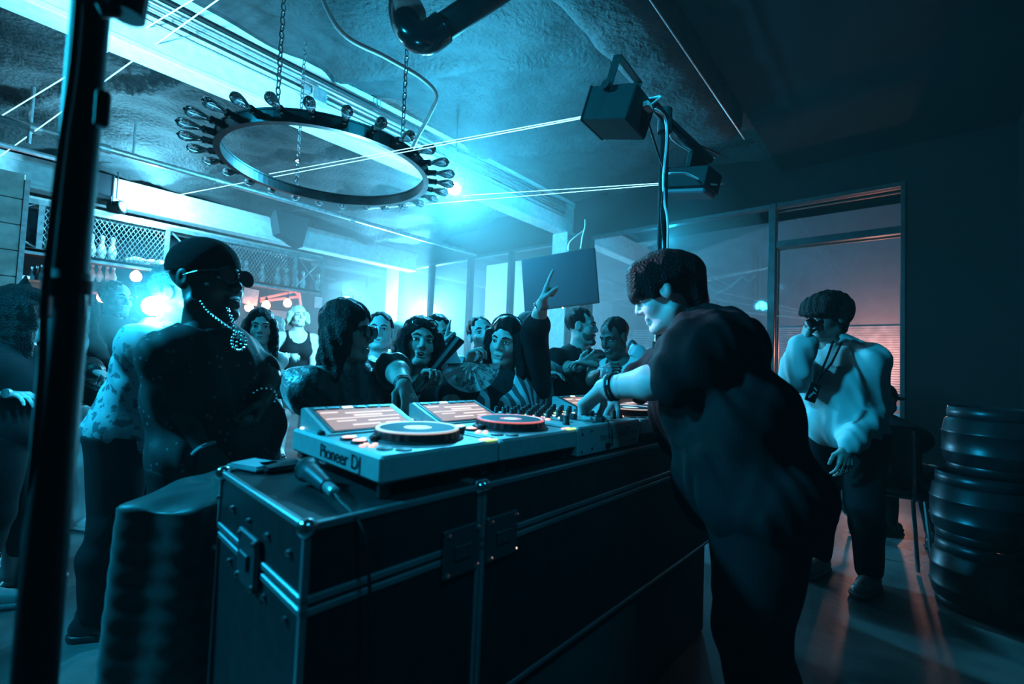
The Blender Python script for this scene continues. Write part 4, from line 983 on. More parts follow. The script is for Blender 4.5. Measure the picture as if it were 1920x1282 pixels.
def rotmat(axis, a):
    return np.array(Matrix.Rotation(a, 3, Vector(axis)))
class Person:
    def __init__(s, label, head, yaw=0, H=None, hyaw=None, hpitch=0, hroll=0, lean=(0, 0), tone='mid', g=1.0, sex='m', belly=0, hs=1.0, legs=True, hc=.010, name='person', zfloor=0.0, pelvis=None, sh_w=1.0, neck_back=0.02, sh_drop=0.0, group=None, k=None):
        """yaw: 0 faces the camera, 90 faces the right of the photograph; lean: (right, ahead) shift of the pelvis from under the head"""
        s.tone, s.g, s.sex, s.belly, s.hs, s.hc, s.legs = tone, g, sex, belly, hs, hc, legs
        s.hd = np.array(head if not isinstance(head, tuple) or len(head) != 3 else W(*head), float)
        d = s.hd @ fw
        def face(deg): a = radians(deg); return -fw * cos(a) + rt * sin(a)
        # the direction straight to the camera at this spot
        hy = yaw if hyaw is None else hyaw
        s.F = unit(face(yaw)); s.L = np.cross(UP, s.F)
        Fh = unit(face(hy)); Lh = np.cross(UP, Fh); M = rotmat(Fh, radians(hroll)) @ rotmat(Lh, radians(hpitch))
        s.Fh, s.Lh, s.Uh = M @ Fh, M @ Lh, M @ UP
        s.H = H or (s.hd[2] + .115 * hs - zfloor); H = s.H; k = k or H / 1.7
        lv = rt * lean[0] + fw * lean[1]
        s.P = np.array(pelvis, float) if pelvis is not None else np.array([s.hd[0] + lv[0] - s.F[0] * .0, s.hd[1] + lv[1], zfloor + .53 * H])
        nb = s.hd - s.Uh * .150 * hs - s.Fh * neck_back - np.array([0, 0, .03])
        s.N = nb + (s.P - nb) * .02
        sp = s.N + unit(s.P - s.N) * (.048 + sh_drop); sw = .185 * k * (1.0 if sex == 'm' else .88) * sh_w * (.6 + .4 * g)
        s.SC = sp; s.S = {'R': sp - s.L * sw, 'L': sp + s.L * sw}
        hw = .088 * k
        s.HP = {'R': s.P - s.L * hw, 'L': s.P + s.L * hw}
        s.K = {}; s.A = {}
        base = np.array([s.P[0], s.P[1], 0])
        for c, sg in (('R', -1), ('L', 1)):
            s.K[c] = s.HP[c] + np.array([0, 0, zfloor + .285 * H - s.HP[c][2]]) + s.F * .02 + s.L * sg * .015
            s.A[c] = s.K[c] + np.array([0, 0, zfloor + .055 * H - s.K[c][2]]) - s.F * .03 + s.L * sg * .015
        s.E = {}; s.Wr = {}; s.hdir = {}; s.palm = {}; s.pose = {}
        for c, sg in (('R', -1), ('L', 1)):
            s.E[c] = s.S[c] - UP * .27 * k + s.L * sg * .05 - s.F * .02; s.Wr[c] = s.E[c] - UP * .22 * k + s.F * .08 + s.L * sg * .0
            s.hdir[c] = None; s.palm[c] = -s.L * sg; s.pose[c] = 'relaxed'
        s.k = k; s.zfloor = zfloor
        s.root = thing(name, label, 'person', (s.P[0], s.P[1], zfloor), group)
    def arm(s, c, elbow=None, wrist=None, hdir=None, palm=None, pose=None):
        """c: 'R' or 'L' is the person's own right or left; positions are room points"""
        if elbow is not None: s.E[c] = np.array(elbow, float)
        if wrist is not None: s.Wr[c] = np.array(wrist, float)
        if hdir is not None: s.hdir[c] = np.array(hdir, float)
        if palm is not None: s.palm[c] = np.array(palm, float)
        if pose: s.pose[c] = pose
        return s
    def _torso(s, Fd, e=0.0, k=.05):
        g, F, L = s.g, s.F, s.L; N, P, SC = s.N, s.P, s.SC; ax = unit(N - P); q = s.k
        W0 = .150 * q * g; f = .66
        chest = SC + (P - SC) * .26; waist = SC + (P - SC) * .66
        Fd.cone(s.S['R'] * .86 + SC * .14, s.S['L'] * .86 + SC * .14, .058 * q + e, .058 * q + e, k)
        Fd.cone(chest, waist, W0 * (1.0 if s.sex == 'm' else .92) + e, W0 * (.90 if s.sex == 'm' else .78) + e, k, flat=F, fs=f)
        Fd.ell(chest + F * .012, (W0 * 1.0 + e, .105 * q * g + e, .15 * q + e), (L, F, ax), k)
        Fd.ell(waist - ax * .04 + F * (.01 + .06 * s.belly), (W0 * .95 + e + .02 * s.belly, (.105 + .05 * s.belly) * q * g + e, .14 * q + e), (L, F, ax), k)
        Fd.ell(P + UP * .01, (W0 * 1.06 + e, .118 * q * g + e, .115 * q + e), (L, F, UP), k)
        for c in 'RL': Fd.cone(N + UP * .03, s.S[c] * .72 + SC * .28 + UP * .004, .040 * q + e, .046 * q + e, k)
        if s.sex == 'f':
            for sg in (-1, 1): Fd.ell(chest - ax * .045 + L * sg * .068 * q * g + F * .085 * q * g, (.062 * q * g + e, .058 * q * g + e, .062 * q * g + e), None, .035)
    def _arm(s, Fd, c, e=0.0, upto=2.0, k=.025):
        q = s.k * (.55 + .45 * s.g); S, E, Wp = s.S[c], s.E[c], s.Wr[c]
        Fd.ell(S, (.058 * q + e,) * 3, None, k)
        if upto >= 1: Fd.cone(S, E, .052 * q + e, .041 * q + e, k)
        else: Fd.cone(S, S + (E - S) * upto, .052 * q + e, (.052 - .011 * upto) * q + e, k)
        if upto > 1:
            t = upto - 1; m = E + (Wp - E) * .3
            if t > .3:
                Fd.cone(E, m, .041 * q + e, .043 * q + e, k); Fd.cone(m, E + (Wp - E) * t, .043 * q + e, (.043 - .016 * (t - .3) / .7) * q + e, k)
            else: Fd.cone(E, E + (Wp - E) * t, .041 * q + e, .042 * q + e, k)
    def _leg(s, Fd, c, e=0.0, upto=2.0, k=.03, ecalf=None):
        q = s.k * (.5 + .5 * s.g); A0, B, C = s.HP[c], s.K[c], s.A[c]; ec = e if ecalf is None else ecalf
        if upto <= 1: Fd.cone(A0, A0 + (B - A0) * upto, .092 * q + e, (.092 - .034 * upto) * q + e, k); return
        Fd.cone(A0, B, .092 * q + e, .058 * q + (e + ec) / 2, k); t = upto - 1
        m = B + (C - B) * .33 - s.F * .018
        if t <= .4: Fd.cone(B, B + (C - B) * t, .056 * q + ec, .056 * q + ec, k)
        else: Fd.cone(B, m, .056 * q + ec, .056 * q + ec, k); Fd.cone(m, B + (C - B) * t, .056 * q + ec, (.056 - .02 * (t - .33) / .67) * q + ec, k)
    def box(s, e=.12, parts='all'):
        pts = [s.N, s.P, s.S['R'], s.S['L'], s.hd]
        for c in 'RL': pts += [s.E[c], s.Wr[c]]
        if s.legs: pts += [s.K['R'], s.K['L'], s.A['R'], s.A['L']]
        pts = np.array(pts); return pts.min(0) - e, pts.max(0) + e
    def hp(s, x, y, z): return s.hd + (s.Lh * x + s.Fh * y + s.Uh * z) * s.hs   # x to the person's left, y forward, z up
    def body(s, hh=.0045, hands='RL', mouth='closed', eyes=True, brow=True, hand_h=.004, jaw=1.0):
        lo, hi = s.box(.2); B = Field(lo, hi, s.hc)
        s._torso(B, -.004)
        for c in 'RL': s._arm(B, c, 0)
        if s.legs:
            for c in 'RL':
                s._leg(B, c, 0); B.cone(s.A[c] - UP * .02 * s.k - s.F * .03, s.A[c] - UP * .035 * s.k + s.F * .13 * s.k, .035, .028, .03)
        B.cone(s.N, s.hd - s.Uh * .05 * s.hs, .056 * s.hs, .05 * s.hs, .03)
        A = (s.Lh, s.Fh, s.Uh); hs = s.hs; hp = s.hp
        Hf = Field(s.hd - .19 * hs - [0, 0, .02], s.hd + .17 * hs, hh)
        Hf.ell(hp(0, -.012, .038), (.074 * hs, .094 * hs, .082 * hs), A, .02)
        Hf.ell(hp(0, .022, -.035), (.059 * hs * jaw, .066 * hs, .086 * hs), A, .03)
        for sg in (-1, 1):
            Hf.ell(hp(.036 * sg, .052, -.032), (.026 * hs, .026 * hs, .028 * hs), A, .02)
            Hf.cone(hp(.050 * sg * jaw, .0, -.07), hp(.018 * sg, .062, -.103), .020 * hs * jaw, .018 * hs, .02)
            Hf.cone(hp(.012 * sg, .080, .022), hp(.045 * sg, .066, .022), .012 * hs, .010 * hs, .014)
            Hf.ell(hp(.032 * sg, .096, .002), (.015 * hs, .018 * hs, .011 * hs), A, .010, 'sub')
            Hf.ell(hp(.076 * sg, -.006, -.004), (.010 * hs, .021 * hs, .032 * hs), A, .006)
            Hf.ell(hp(.088 * sg, .002, .0), (.007 * hs, .012 * hs, .020 * hs), A, .004, 'sub')
            Hf.ell(hp(.013 * sg, .090, -.034), (.008 * hs, .010 * hs, .007 * hs), A, .006)
            Hf.cone(hp(.018 * sg, .080, .0085), hp(.044 * sg, .072, .007), .0055 * hs, .0045 * hs, .004)
        Hf.ell(hp(0, .072, -.100), (.026 * hs, .020 * hs, .018 * hs), A, .016)
        Hf.cone(hp(0, .084, .014), hp(0, .101, -.026), .0085 * hs, .0120 * hs, .010)
        Hf.cone(hp(-.018, .083, -.062), hp(.018, .083, -.062), .0085 * hs, .0085 * hs, .008); Hf.cone(hp(-.015, .083, -.076), hp(.015, .083, -.076), .009 * hs, .009 * hs, .008)
        if mouth == 'open': Hf.ell(hp(0, .100, -.070), (.019 * hs, .022 * hs, .011 * hs), A, .004, 'sub')
        Hf.cone(s.N + UP * .01, s.hd - s.Uh * .06 * hs - s.Fh * .012, .058 * hs, .052 * hs, .03)
        fields = [B, Hf]; s.tips = {}
        for c in hands:
            d = s.hdir[c] if s.hdir[c] is not None else unit(s.Wr[c] - s.E[c])
            w = s.Wr[c]; Fh_ = Field(w - .13 * s.k, w + .13 * s.k, hand_h)
            mid = s.E[c] + (w - s.E[c]) * .72
            q = s.k * (.55 + .45 * s.g); Fh_.cone(mid, w, .033 * q, .026 * q, .01)
            Fh_.lo_d = None
            lo_ = np.minimum(w, w + unit(d) * .2) - .09; hi_ = np.maximum(w, w + unit(d) * .2) + .09
            Fh_ = Field(lo_, hi_, hand_h); Fh_.cone(mid, w, .034 * q, .027 * q, .01)
            s.tips[c] = hand_shapes(Fh_, w, d, s.palm[c], c == 'R', s.pose[c], .96 * s.k); fields.append(Fh_)
        s.bodyobj = sdf_part('body', fields, skin(s.tone), s.root)
        if eyes:
            for sg in (-1, 1):
                e = part('eye', MB().ball(hp(.032 * sg, .0755, .0005), (.0145 * hs, .0105 * hs, .0068 * hs), 12, 8, rot=np.array([s.Lh, s.Fh, s.Uh]).T).sm(), eyewhite, s.root)
                part('iris', MB().ball(hp(.032 * sg, .0822, .0), (.0062 * hs, .005 * hs, .0056 * hs), 10, 6, rot=np.array([s.Lh, s.Fh, s.Uh]).T).sm(), eyedark, e)
                part('eyelid', MB().tube([hp(.0175 * sg, .081, .002), hp(.026 * sg, .0855, .0072), hp(.038 * sg, .083, .0068), hp(.047 * sg, .074, .001)], .0024 * hs, 6).sm(), hairblack, s.root)
        if brow:
            for sg in (-1, 1): part('eyebrow', MB().tube([hp(.013 * sg, .091, .021), hp(.030 * sg, .089, .028), hp(.050 * sg, .073, .022)], [.004 * hs, .0042 * hs, .002 * hs], 6).sm(), hairblack, s.root)
            lm = lipdark if s.tone == 'dark' else lipm; up_ = .006 if mouth == 'smile' else 0
            if mouth == 'open':
                part('mouth', MB().ball(hp(0, .076, -.070), (.017 * hs, .012 * hs, .011 * hs), 10, 8, rot=np.array([s.Lh, s.Fh, s.Uh]).T).sm(), mouthdark, s.root)
                part('teeth', MB().tube([hp(-.013, .083, -.0635), hp(0, .0875, -.0635), hp(.013, .083, -.0635)], .0042 * hs, 6).sm(), teeth, s.root)
                part('lips', MB().tube([hp(.022 * cos(a), .0905 - .009 * abs(cos(a)), -.070 + .0125 * sin(a)) for a in [2 * pi * i / 14 for i in range(14)]], .0046 * hs, 6, closed=True).sm(), lm, s.root)
            else:
                part('lips', MB().tube([hp(-.026, .079, -.067 + up_ * 1.6), hp(-.012, .0885, -.066 + up_ * .2), hp(0, .0905, -.067), hp(.012, .0885, -.066 + up_ * .2), hp(.026, .079, -.067 + up_ * 1.6)], [.0022 * hs, .0048 * hs, .0055 * hs, .0048 * hs, .0022 * hs], 6).sm(), lm, s.root)
        return s
    # ---- clothing
    def top(s, m, sleeve=0.7, e=.016, hem=-.06, h=None, name='shirt', es=.02, wr=.004, scoop=.075, label=None, vneck=0):
        h = h or s.hc; lo, hi = s.box(.16); lo = lo.copy(); lo[2] = max(lo[2], s.P[2] - .35)
        T = Field(lo, hi, h); s._torso(T, e)
        if sleeve > 0:
            for c in 'RL': s._arm(T, c, es, sleeve, .02)
        if wr: T.wrinkle(wr * 1.5, 30, s.H * 7); T.wrinkle(wr * .7, 61, s.H * 3)
        T.cut(s.P + UP * hem, -UP)
        ax = unit(s.N - s.P)
        T.ell(s.N + ax * .055 + s.F * .015, (scoop * s.k, scoop * s.k, .062), (s.L, s.F, ax), .008, 'sub')
        if vneck: T.cone(s.N + s.F * .09, s.SC + (s.P - s.SC) * vneck + s.F * .17, .05, .012, .005, op='sub')
        return sdf_part(name, T, m, s.root, label)
    def tank(s, m, e=.010, hem=-.06, h=None, name='tank_top', scoop=.105, wr=.003, straps=True, low=.10):
        h = h or s.hc; lo, hi = s.box(.16); lo = lo.copy(); lo[2] = max(lo[2], s.P[2] - .4)
        T = Field(lo, hi, h); s._torso(T, e)
        if wr: T.wrinkle(wr, 24, s.H * 5)
        T.cut(s.P + UP * hem, -UP); ax = unit(s.N - s.P)
        for c, sg in (('R', -1), ('L', 1)):
            T.ell(s.S[c] + s.L * sg * .02, (.085 * s.k, .12, .115 * s.k), (s.L, s.F, ax), .01, 'sub')
        T.ell(s.N + ax * .03 + s.F * .06, (scoop * s.k, .14, low + .02), (s.L, s.F, ax), .01, 'sub'); T.ell(s.N + ax * .04 - s.F * .04, (scoop * .9, .12, .10), (s.L, s.F, ax), .01, 'sub')
        return sdf_part(name, T, m, s.root)
    def trousers(s, m, e=.018, upto=1.95, h=None, name='trousers', waist=.0, wr=.004, ecalf=.022):
        h = h or s.hc; lo, hi = s.box(.14); hi = hi.copy(); hi[2] = min(hi[2], s.P[2] + .2)
        T = Field(lo, hi, h); s._torso(T, e * .7)
        for c in 'RL': s._leg(T, c, e, upto, .03, ecalf)
        if wr: T.wrinkle(wr * 1.3, 26, s.H * 3)
        T.cut(s.P + UP * waist, UP); return sdf_part(name, T, m, s.root)
    def skirt(s, m, z1, r1=.21, z0=.10, h=None, name='skirt', wr=.004):
        h = h or s.hc; c = s.P; T = Field(c - [.4, .4, .7], c + [.4, .4, .25], h); q = s.k * s.g
        T.cone(c + UP * z0, (c[0], c[1], z1), .155 * q, r1 * q, .02, flat=s.F, fs=.8); T.wrinkle(wr, 24, 1.2); T.cut(c + UP * z0, UP); T.cut((c[0], c[1], z1), -UP)
        return sdf_part(name, T, m, s.root)
    def shoes(s, m, h=.007, boot=0.0, sole=True, name='shoe', solem=None):
        for c in 'RL':
            a = s.A[c]; z = s.zfloor; T = Field(a - [.22, .22, .14], a + [.22, .22, boot + .1], h); f0 = np.array([a[0], a[1], z])
            T.cone(f0 - s.F * .045 + UP * .045, f0 + s.F * .05 + UP * .045, .042, .042, .02); T.cone(f0 + s.F * .05 + UP * .038, f0 + s.F * .155 + UP * .034, .042, .036, .02); T.cone(f0 - s.F * .02 + UP * .05, f0 - s.F * .02 + UP * (.10 + boot), .042, .047, .02)
            T.cut((0, 0, z + .004), -UP); o = sdf_part(name, T, m, s.root)
            if sole:
                S2 = Field(f0 - [.22, .22, .02], f0 + [.22, .22, .06], h); S2.cone(f0 - s.F * .045 + UP * .016, f0 + s.F * .155 + UP * .016, .047, .044, .01); S2.cut((0, 0, z + .001), -UP); S2.cut((0, 0, z + .028), UP); sdf_part('sole', S2, solem or m, o)
        return s
    # ---- hair
    def hair(s, style, m, h=.006, amp=.003, span=1.45, length=None):
        hs, hp = s.hs, s.hp; A = (s.Lh, s.Fh, s.Uh); lo = s.hd - .2 * hs; hi = s.hd + .2 * hs
        if style in ('long', 'wavy', 'curly'): lo = lo - [.14, .14, .28]; hi = hi + [.14, .14, .02]
        if style == 'puffy': lo = lo - .05; hi = hi + .06
        T = Field(lo, hi, h)
        if style == 'short':
            T.ell(hp(0, -.020, .046), (.081 * hs, .094 * hs, .086 * hs), A, .01); T.ell(hp(0, .10, -.03), (.13 * hs, .085 * hs, .092 * hs), A, .012, 'sub'); T.ell(hp(0, -.02, -.10), (.2 * hs, .09 * hs, .075 * hs), A, .01, 'sub')
        elif style == 'crop':
            T.ell(hp(0, -.018, .042), (.0775 * hs, .0955 * hs, .084 * hs), A, .01); T.ell(hp(0, .10, -.03), (.12 * hs, .085 * hs, .09 * hs), A, .012, 'sub'); T.ell(hp(0, 0, -.09), (.2 * hs, .12 * hs, .075 * hs), A, .01, 'sub')
        elif style == 'mop':     # full fringe over the brow
            T.ell(hp(0, -.010, .048), (.092 * hs, .112 * hs, .092 * hs), A, .02)
            for i in range(-3, 4): T.cone(hp(.019 * i, .046, .070), hp(.023 * i, .090 - .003 * i * i * .6, .026 - .003 * (i % 2)), .038 * hs, .014 * hs, .035)
            for sg in (-1, 1): T.cone(hp(.072 * sg, .02, .06), hp(.078 * sg, .034, -.012), .024 * hs, .009 * hs, .025)
            T.cone(hp(0, -.085, .03), hp(0, -.072, -.065), .062 * hs, .045 * hs, .03); T.ell(hp(0, .118, -.07), (.07 * hs, .05 * hs, .072 * hs), A, .01, 'sub')
        elif style == 'puffy':   # rounded full hair wider than the head
            T.ell(hp(0, -.012, .052), (.102 * hs, .122 * hs, .100 * hs), A, .03)
            for i in range(-3, 4): T.cone(hp(.022 * i, .060, .070), hp(.026 * i, .106 - .004 * i * i * .5, .034 - .004 * (i % 2)), .034 * hs, .016 * hs, .03)
            for sg in (-1, 1): T.cone(hp(.085 * sg, -.01, .05), hp(.082 * sg, -.03, -.02), .032 * hs, .016 * hs, .02)
            T.cone(hp(0, -.105, .05), hp(0, -.085, -.06), .05 * hs, .03 * hs, .03)
        elif style in ('long', 'wavy', 'curly'):
            e = {'long': .0, 'wavy': .006, 'curly': .016}[style]
            T.ell(hp(0, -.016, .046), ((.084 + e) * hs, (.100 + e) * hs, (.088 + e) * hs), A, .01); T.ell(hp(0, .105, -.035), (.066 * hs, .075 * hs, .105 * hs), A, .02, 'sub')
            n = 11; Lh_ = {'long': .26, 'wavy': .30, 'curly': .2}[style]; Lh_ = length or Lh_
            for i in range(n):
                a = pi * (.5 + (i / (n - 1) - .5) * span); x, y = cos(a), -sin(a); p = hp(x * .082, y * .085 + .01, .03); pts = [p]; ph = i * 1.7
                for j in range(1, 7):
                    t = j / 6; q = hp(x * (.084 + .025 * t), y * (.088 + .01 * t) + .012, .03) - UP * Lh_ * t * hs
                    if style != 'long': q = q + s.Lh * .016 * sin(ph + 5.5 * t) + s.Fh * .014 * cos(ph + 6 * t)
                    pts.append(q)
                for j in range(6): T.cone(pts[j], pts[j + 1], (.030 - .002 * j) * hs, (.028 - .003 * j) * hs, .012)
        elif style == 'cap':     # tight knit cap
            T.ell(hp(0, -.012, .044), (.084 * hs, .103 * hs, .088 * hs), A, .01); T.cut(hp(0, .0, .014), -s.Uh * 1.0 - s.Fh * .18); amp = 0
        if amp:
            X, Y, Z = T.ax[0][:, None, None], T.ax[1][None, :, None], T.ax[2][None, None, :]; c = s.hd
            u = ((X - c[0]) * s.Lh[0] + (Y - c[1]) * s.Lh[1] + (Z - c[2]) * s.Lh[2]); w = ((X - c[0]) * s.Fh[0] + (Y - c[1]) * s.Fh[1] + (Z - c[2]) * s.Fh[2])
            T.d = T.d + (amp * (np.sin(150 * u + 40 * Z) * .6 + np.sin(130 * w + 50 * Z + 2) * .6)).astype(np.float32)
        return sdf_part({'cap': 'knit_cap'}.get(style, 'hair'), T, m, s.root)
    def beard(s, m, h=.005):
        hs, hp = s.hs, s.hp; A = (s.Lh, s.Fh, s.Uh); T = Field(s.hd - .17 * hs, s.hd + .14 * hs, h)
        T.ell(hp(0, .026, -.062), (.062 * hs, .066 * hs, .062 * hs), A, .01); T.ell(hp(0, .075, -.104), (.030 * hs, .024 * hs, .022 * hs), A, .012); T.cut(hp(0, .06, -.045), s.Uh * 1.0 + s.Fh * .25); T.ell(hp(0, .098, -.069), (.024 * hs, .02 * hs, .010 * hs), A, .004, 'sub'); T.cone(hp(-.024, .090, -.054), hp(.024, .090, -.054), .0055 * hs, .0055 * hs, .004)
        return sdf_part('beard', T, m, s.root)
    def glasses(s, m, z=.004, y=.104, lens=None, w=.031, hgt=.021, thick=.0028, on_hair=False):
        hp = s.hp; t = MB()
        for sg in (-1, 1):
            t.tube([hp(.034 * sg + w * .86 * cos(a), y - .004 * abs(.034 * sg + w * cos(a)) / .06, z + hgt * sin(a) * .95) for a in [2 * pi * i / 16 for i in range(16)]], thick, 6, closed=True)
            t.tube([hp(.064 * sg, y - .006, z + .008), hp(.078 * sg, y - .06, z + .008), hp(.080 * sg, -.01, z)], thick * .9, 6)
        t.tube([hp(-.008, y, z + .004), hp(.008, y, z + .004)], thick, 6); o = part('glasses', t, m, s.root)
        if lens is not None:
            for sg in (-1, 1):
                part('lens', MB().add([hp(.034 * sg + w * .84 * cos(a), y - .005, z + hgt * .92 * sin(a)) for a in [2 * pi * i / 16 for i in range(16)]] + [hp(.034 * sg + w * .84 * cos(a), y - .002, z + hgt * .92 * sin(a)) for a in [2 * pi * i / 16 for i in range(16)]], [tuple(range(16)), tuple(range(31, 15, -1))] + [(i, (i + 1) % 16, 16 + (i + 1) % 16, 16 + i) for i in range(16)]), lens, o)
        return o
    def bracelet(s, c, m, t=.93, r=.033, th=.005, name='bracelet', beads=0, label=None):
        p = s.E[c] + (s.Wr[c] - s.E[c]) * t; d = unit(s.Wr[c] - s.E[c]); a = unit(np.cross(d, [.2, .3, 1.0])); b = np.cross(d, a); r = r * s.k
        pts = [p + (a * cos(q) + b * sin(q)) * r for q in [2 * pi * i / 18 for i in range(18)]]
        mb = MB().tube(pts, th, 6, closed=True) if not beads else MB()
        if beads:
            for i in range(beads): q = 2 * pi * i / beads; mb.ball(p + (a * cos(q) + b * sin(q)) * r, th, 6, 5)
        return part(name, mb, m, s.root, label)
    def necklace(s, m, pts, th=.004, beads=True, name='necklace', label=None):
        P = catmull(pts, 5); mb = MB()
        if beads:
            acc = 0; last = P[0]
            for p in P:
                if np.linalg.norm(p - last) >= th * 2.6: mb.ball(p, th, 6, 5); last = p
        else: mb.tube(P, th, 6)
        return part(name, mb, m, s.root, label)
cloth_black = mat('cloth_black', (0.009, 0.010, 0.012), .8, bump=.25, bscale=300, spec=.15)
cloth_char = mat('cloth_charcoal', (0.035, 0.042, 0.048), .8, bump=.25, bscale=300)
cloth_navy = mat('cloth_navy', (0.02, 0.035, 0.05), .75, bump=.25, bscale=300)
cloth_white = mat('cloth_white', (.72, .74, .74), .8, bump=.2, bscale=260)
cloth_pale = mat('cloth_pale_blue', (.42, .52, .56), .75, bump=.2, bscale=260)
cloth_grey = mat('cloth_grey', (.16, .19, .21), .8, bump=.25, bscale=300)
denim = mat('denim', (.05, .09, .13), .8, var=.3, scale=40, bump=.3, bscale=400)
leather = mat('leather_black', (0.015, 0.016, 0.018), .32, bump=.3, bscale=90)
shoe_black = mat('shoe_black', (.02, .02, .022), .4); shoe_white = mat('shoe_white', (.75, .77, .78), .5)
# ================================================================== who is there
def pattern(name, c1, c2, scale, thr=.5, kind='VORONOI', rough=.75):
    if name in MATS: return MATS[name]
    m = bpy.data.materials.new(name); m.use_nodes = True; nt = m.node_tree; b = nt.nodes['Principled BSDF']; b.inputs['Roughness'].default_value = rough
    tc = nt.nodes.new('ShaderNodeTexCoord'); r = nt.nodes.new('ShaderNodeValToRGB')
    if kind == 'VORONOI':
        n = nt.nodes.new('ShaderNodeTexVoronoi'); n.inputs['Scale'].default_value = scale; out = n.outputs['Distance']
    elif kind == 'WAVE':
        n = nt.nodes.new('ShaderNodeTexWave'); n.inputs['Scale'].default_value = scale; n.inputs['Distortion'].default_value = 3; out = n.outputs['Fac']
    else:
        n = nt.nodes.new('ShaderNodeTexNoise'); n.inputs['Scale'].default_value = scale; n.inputs['Detail'].default_value = 3; out = n.outputs['Fac']
    nt.links.new(tc.outputs['Object'], n.inputs['Vector']); nt.links.new(out, r.inputs['Fac'])
    r.color_ramp.elements[0].position = thr; r.color_ramp.elements[1].position = thr + .03
    r.color_ramp.elements[0].color = (*c1, 1); r.color_ramp.elements[1].color = (*c2, 1)
    nt.links.new(r.outputs['Color'], b.inputs['Base Color']); MATS[name] = m; return m
gold = mat('bright_metal', (.75, .78, .8), .2, metal=1.0)
BK = blackgloss

# --- capped man at left
p = Person('big man in black knit cap, sunglasses and chain necklace standing at left', (389, 528, 1.52), yaw=76, hyaw=80, hpitch=-6, tone='dark', g=1.12, hs=1.14, k=1.02, belly=.5, lean=(.05, .04), sh_w=.62)
p.arm('R', W(322, 725, 1.40), W(388, 845, 1.36), palm=-fw, pose='relaxed')
p.arm('L', W(497, 700, 1.62), W(494, 752, 1.50), hdir=W(470, 800, 1.44) - W(494, 752, 1.50), palm=-rt - fw, pose='grip')
p.body(hh=.004)
p.top(pattern('dark_floral_shirt', (.16, .20, .22), (.013, .015, .018), 34, .16, 'VORONOI'), sleeve=.85, e=.022, es=.026, hem=-.12, h=.008, name='shirt', wr=.006)
p.trousers(cloth_black); p.shoes(shoe_black); p.hair('cap', mat('knit_black', (.005, .006, .007), .9, spec=.1, bump=.5, bscale=300), h=.005)
p.glasses(BK, lens=BK, w=.034, hgt=.024)
nk = [W(372, 558, 1.40), W(388, 582, 1.36), W(412, 602, 1.33), W(440, 621, 1.32)]
p.necklace(gold, nk, .0045, label='bright linked chain'); p.necklace(gold, [W(424, 572, 1.36), W(432, 592, 1.335), W(438, 606, 1.32), W(441, 621, 1.32)], .0045)
pc_ = W(448, 640, 1.31)
mb = MB()
for i in range(16): a = 2 * pi * i / 16; mb.ball(pc_ + rt * .021 * cos(a) + UP * .026 * sin(a), .0042, 6, 5)
for i in range(6): mb.ball(pc_ + rt * .006 * (i % 2 * 2 - 1) + UP * (-.014 + .006 * i), .0035, 6, 5)
part('pendant', mb, gold, p.root, 'oval openwork pendant')
p.bracelet('L', gold, .86, .036, .006, beads=16, label='studded bracelet'); p.bracelet('R', mat('wrist_band', (.5, .55, .58), .6), .97, .034, .006, name='wristband')
part('ring_ornament', MB().ball(W(466, 788, 1.415), (.020, .012, .020), 8, 6), mat('glitter', (.5, .55, .6), .25, metal=1, bump=1, bscale=300), p.root)

# --- patterned shirt behind him
p = Person('person in pale patterned short-sleeved shirt behind the capped man', (334, 552, 2.0), yaw=105, tone='tan', g=1.08, sex='m', hs=1.02, k=1.0, lean=(-.17, 0), sh_w=.9)
p.arm('R', W(240, 720, 1.95), W(216, 795, 1.9), pose='relaxed', palm=rt)
p.body(eyes=False, brow=False); p.top(pattern('lace_pattern', (.10, .13, .15), (.36, .42, .45), 26, .42, 'NOISE'), sleeve=.75, e=.022, es=.03, hem=-.14, wr=.006)
p.trousers(cloth_black); p.shoes(shoe_black); p.hair('short', hairbrown, amp=.006)
p.bracelet('R', gold, .92, .034, .0055, beads=14); p.bracelet('R', gold, 1.0, .034, .005, beads=12)

# --- bearded man in profile
p = Person('bearded man with short dark hair in a long black coat, in profile', (217, 560, 3.12), yaw=80, tone='light', hs=1.0, lean=(.02, .0))
p.arm('R', W(190, 690, 2.85), W(235, 700, 2.75)); p.body(); p.hair('crop', hairblack); p.beard(mat('stubble', (.10, .08, .07), .7))
p.top(cloth_black, sleeve=1.95, e=.03, es=.024, hem=-.42, scoop=.07, name='coat'); p.trousers(cloth_black); p.shoes(shoe_black)

# --- far left
p = Person('dark-haired person in black jacket at the far left edge', (46, 588, 2.15), yaw=105, hyaw=122, tone='light', sex='f', hs=1.04, k=1.0, lean=(.0, 0))
p.arm('R', W(-20, 730, 2.1), W(5, 738, 2.0), hdir=rt, palm=-UP); p.arm('L', W(110, 720, 2.3), W(60, 742, 2.1), hdir=-rt, palm=UP)
p.body(); p.hair('long', hairblack, span=1.2); p.top(cloth_black, sleeve=1.9, e=.028, es=.024, hem=-.05, name='jacket'); p.trousers(cloth_black, upto=1.7, ecalf=.01)
p.shoes(mat('boot_leather', (.30, .36, .38), .35), boot=.26, name='boot')
part('hair_point', MB().lathe([(.035, 0), (.022, .03), (.001, .075)], 10, p.hp(.05, -.02, .11), (0, 0, 1)), hairblack, p.root)
wf = W(10, 737, 1.94); part('watch', MB().tube([wf, wf + fw * .012], .020, 16), steel, p.root)
for c in 'RL':
    mb = MB(); f0 = p.A[c]
    for i in range(7):
        z = .06 + .035 * i; a = f0 + p.F * (.055 if i > 1 else .09 - .02 * i); a[2] = z
        mb.tube([a - p.L * .03, a + p.F * .012, a + p.L * .03], .004, 5)
    part('laces', mb, white, p.root)

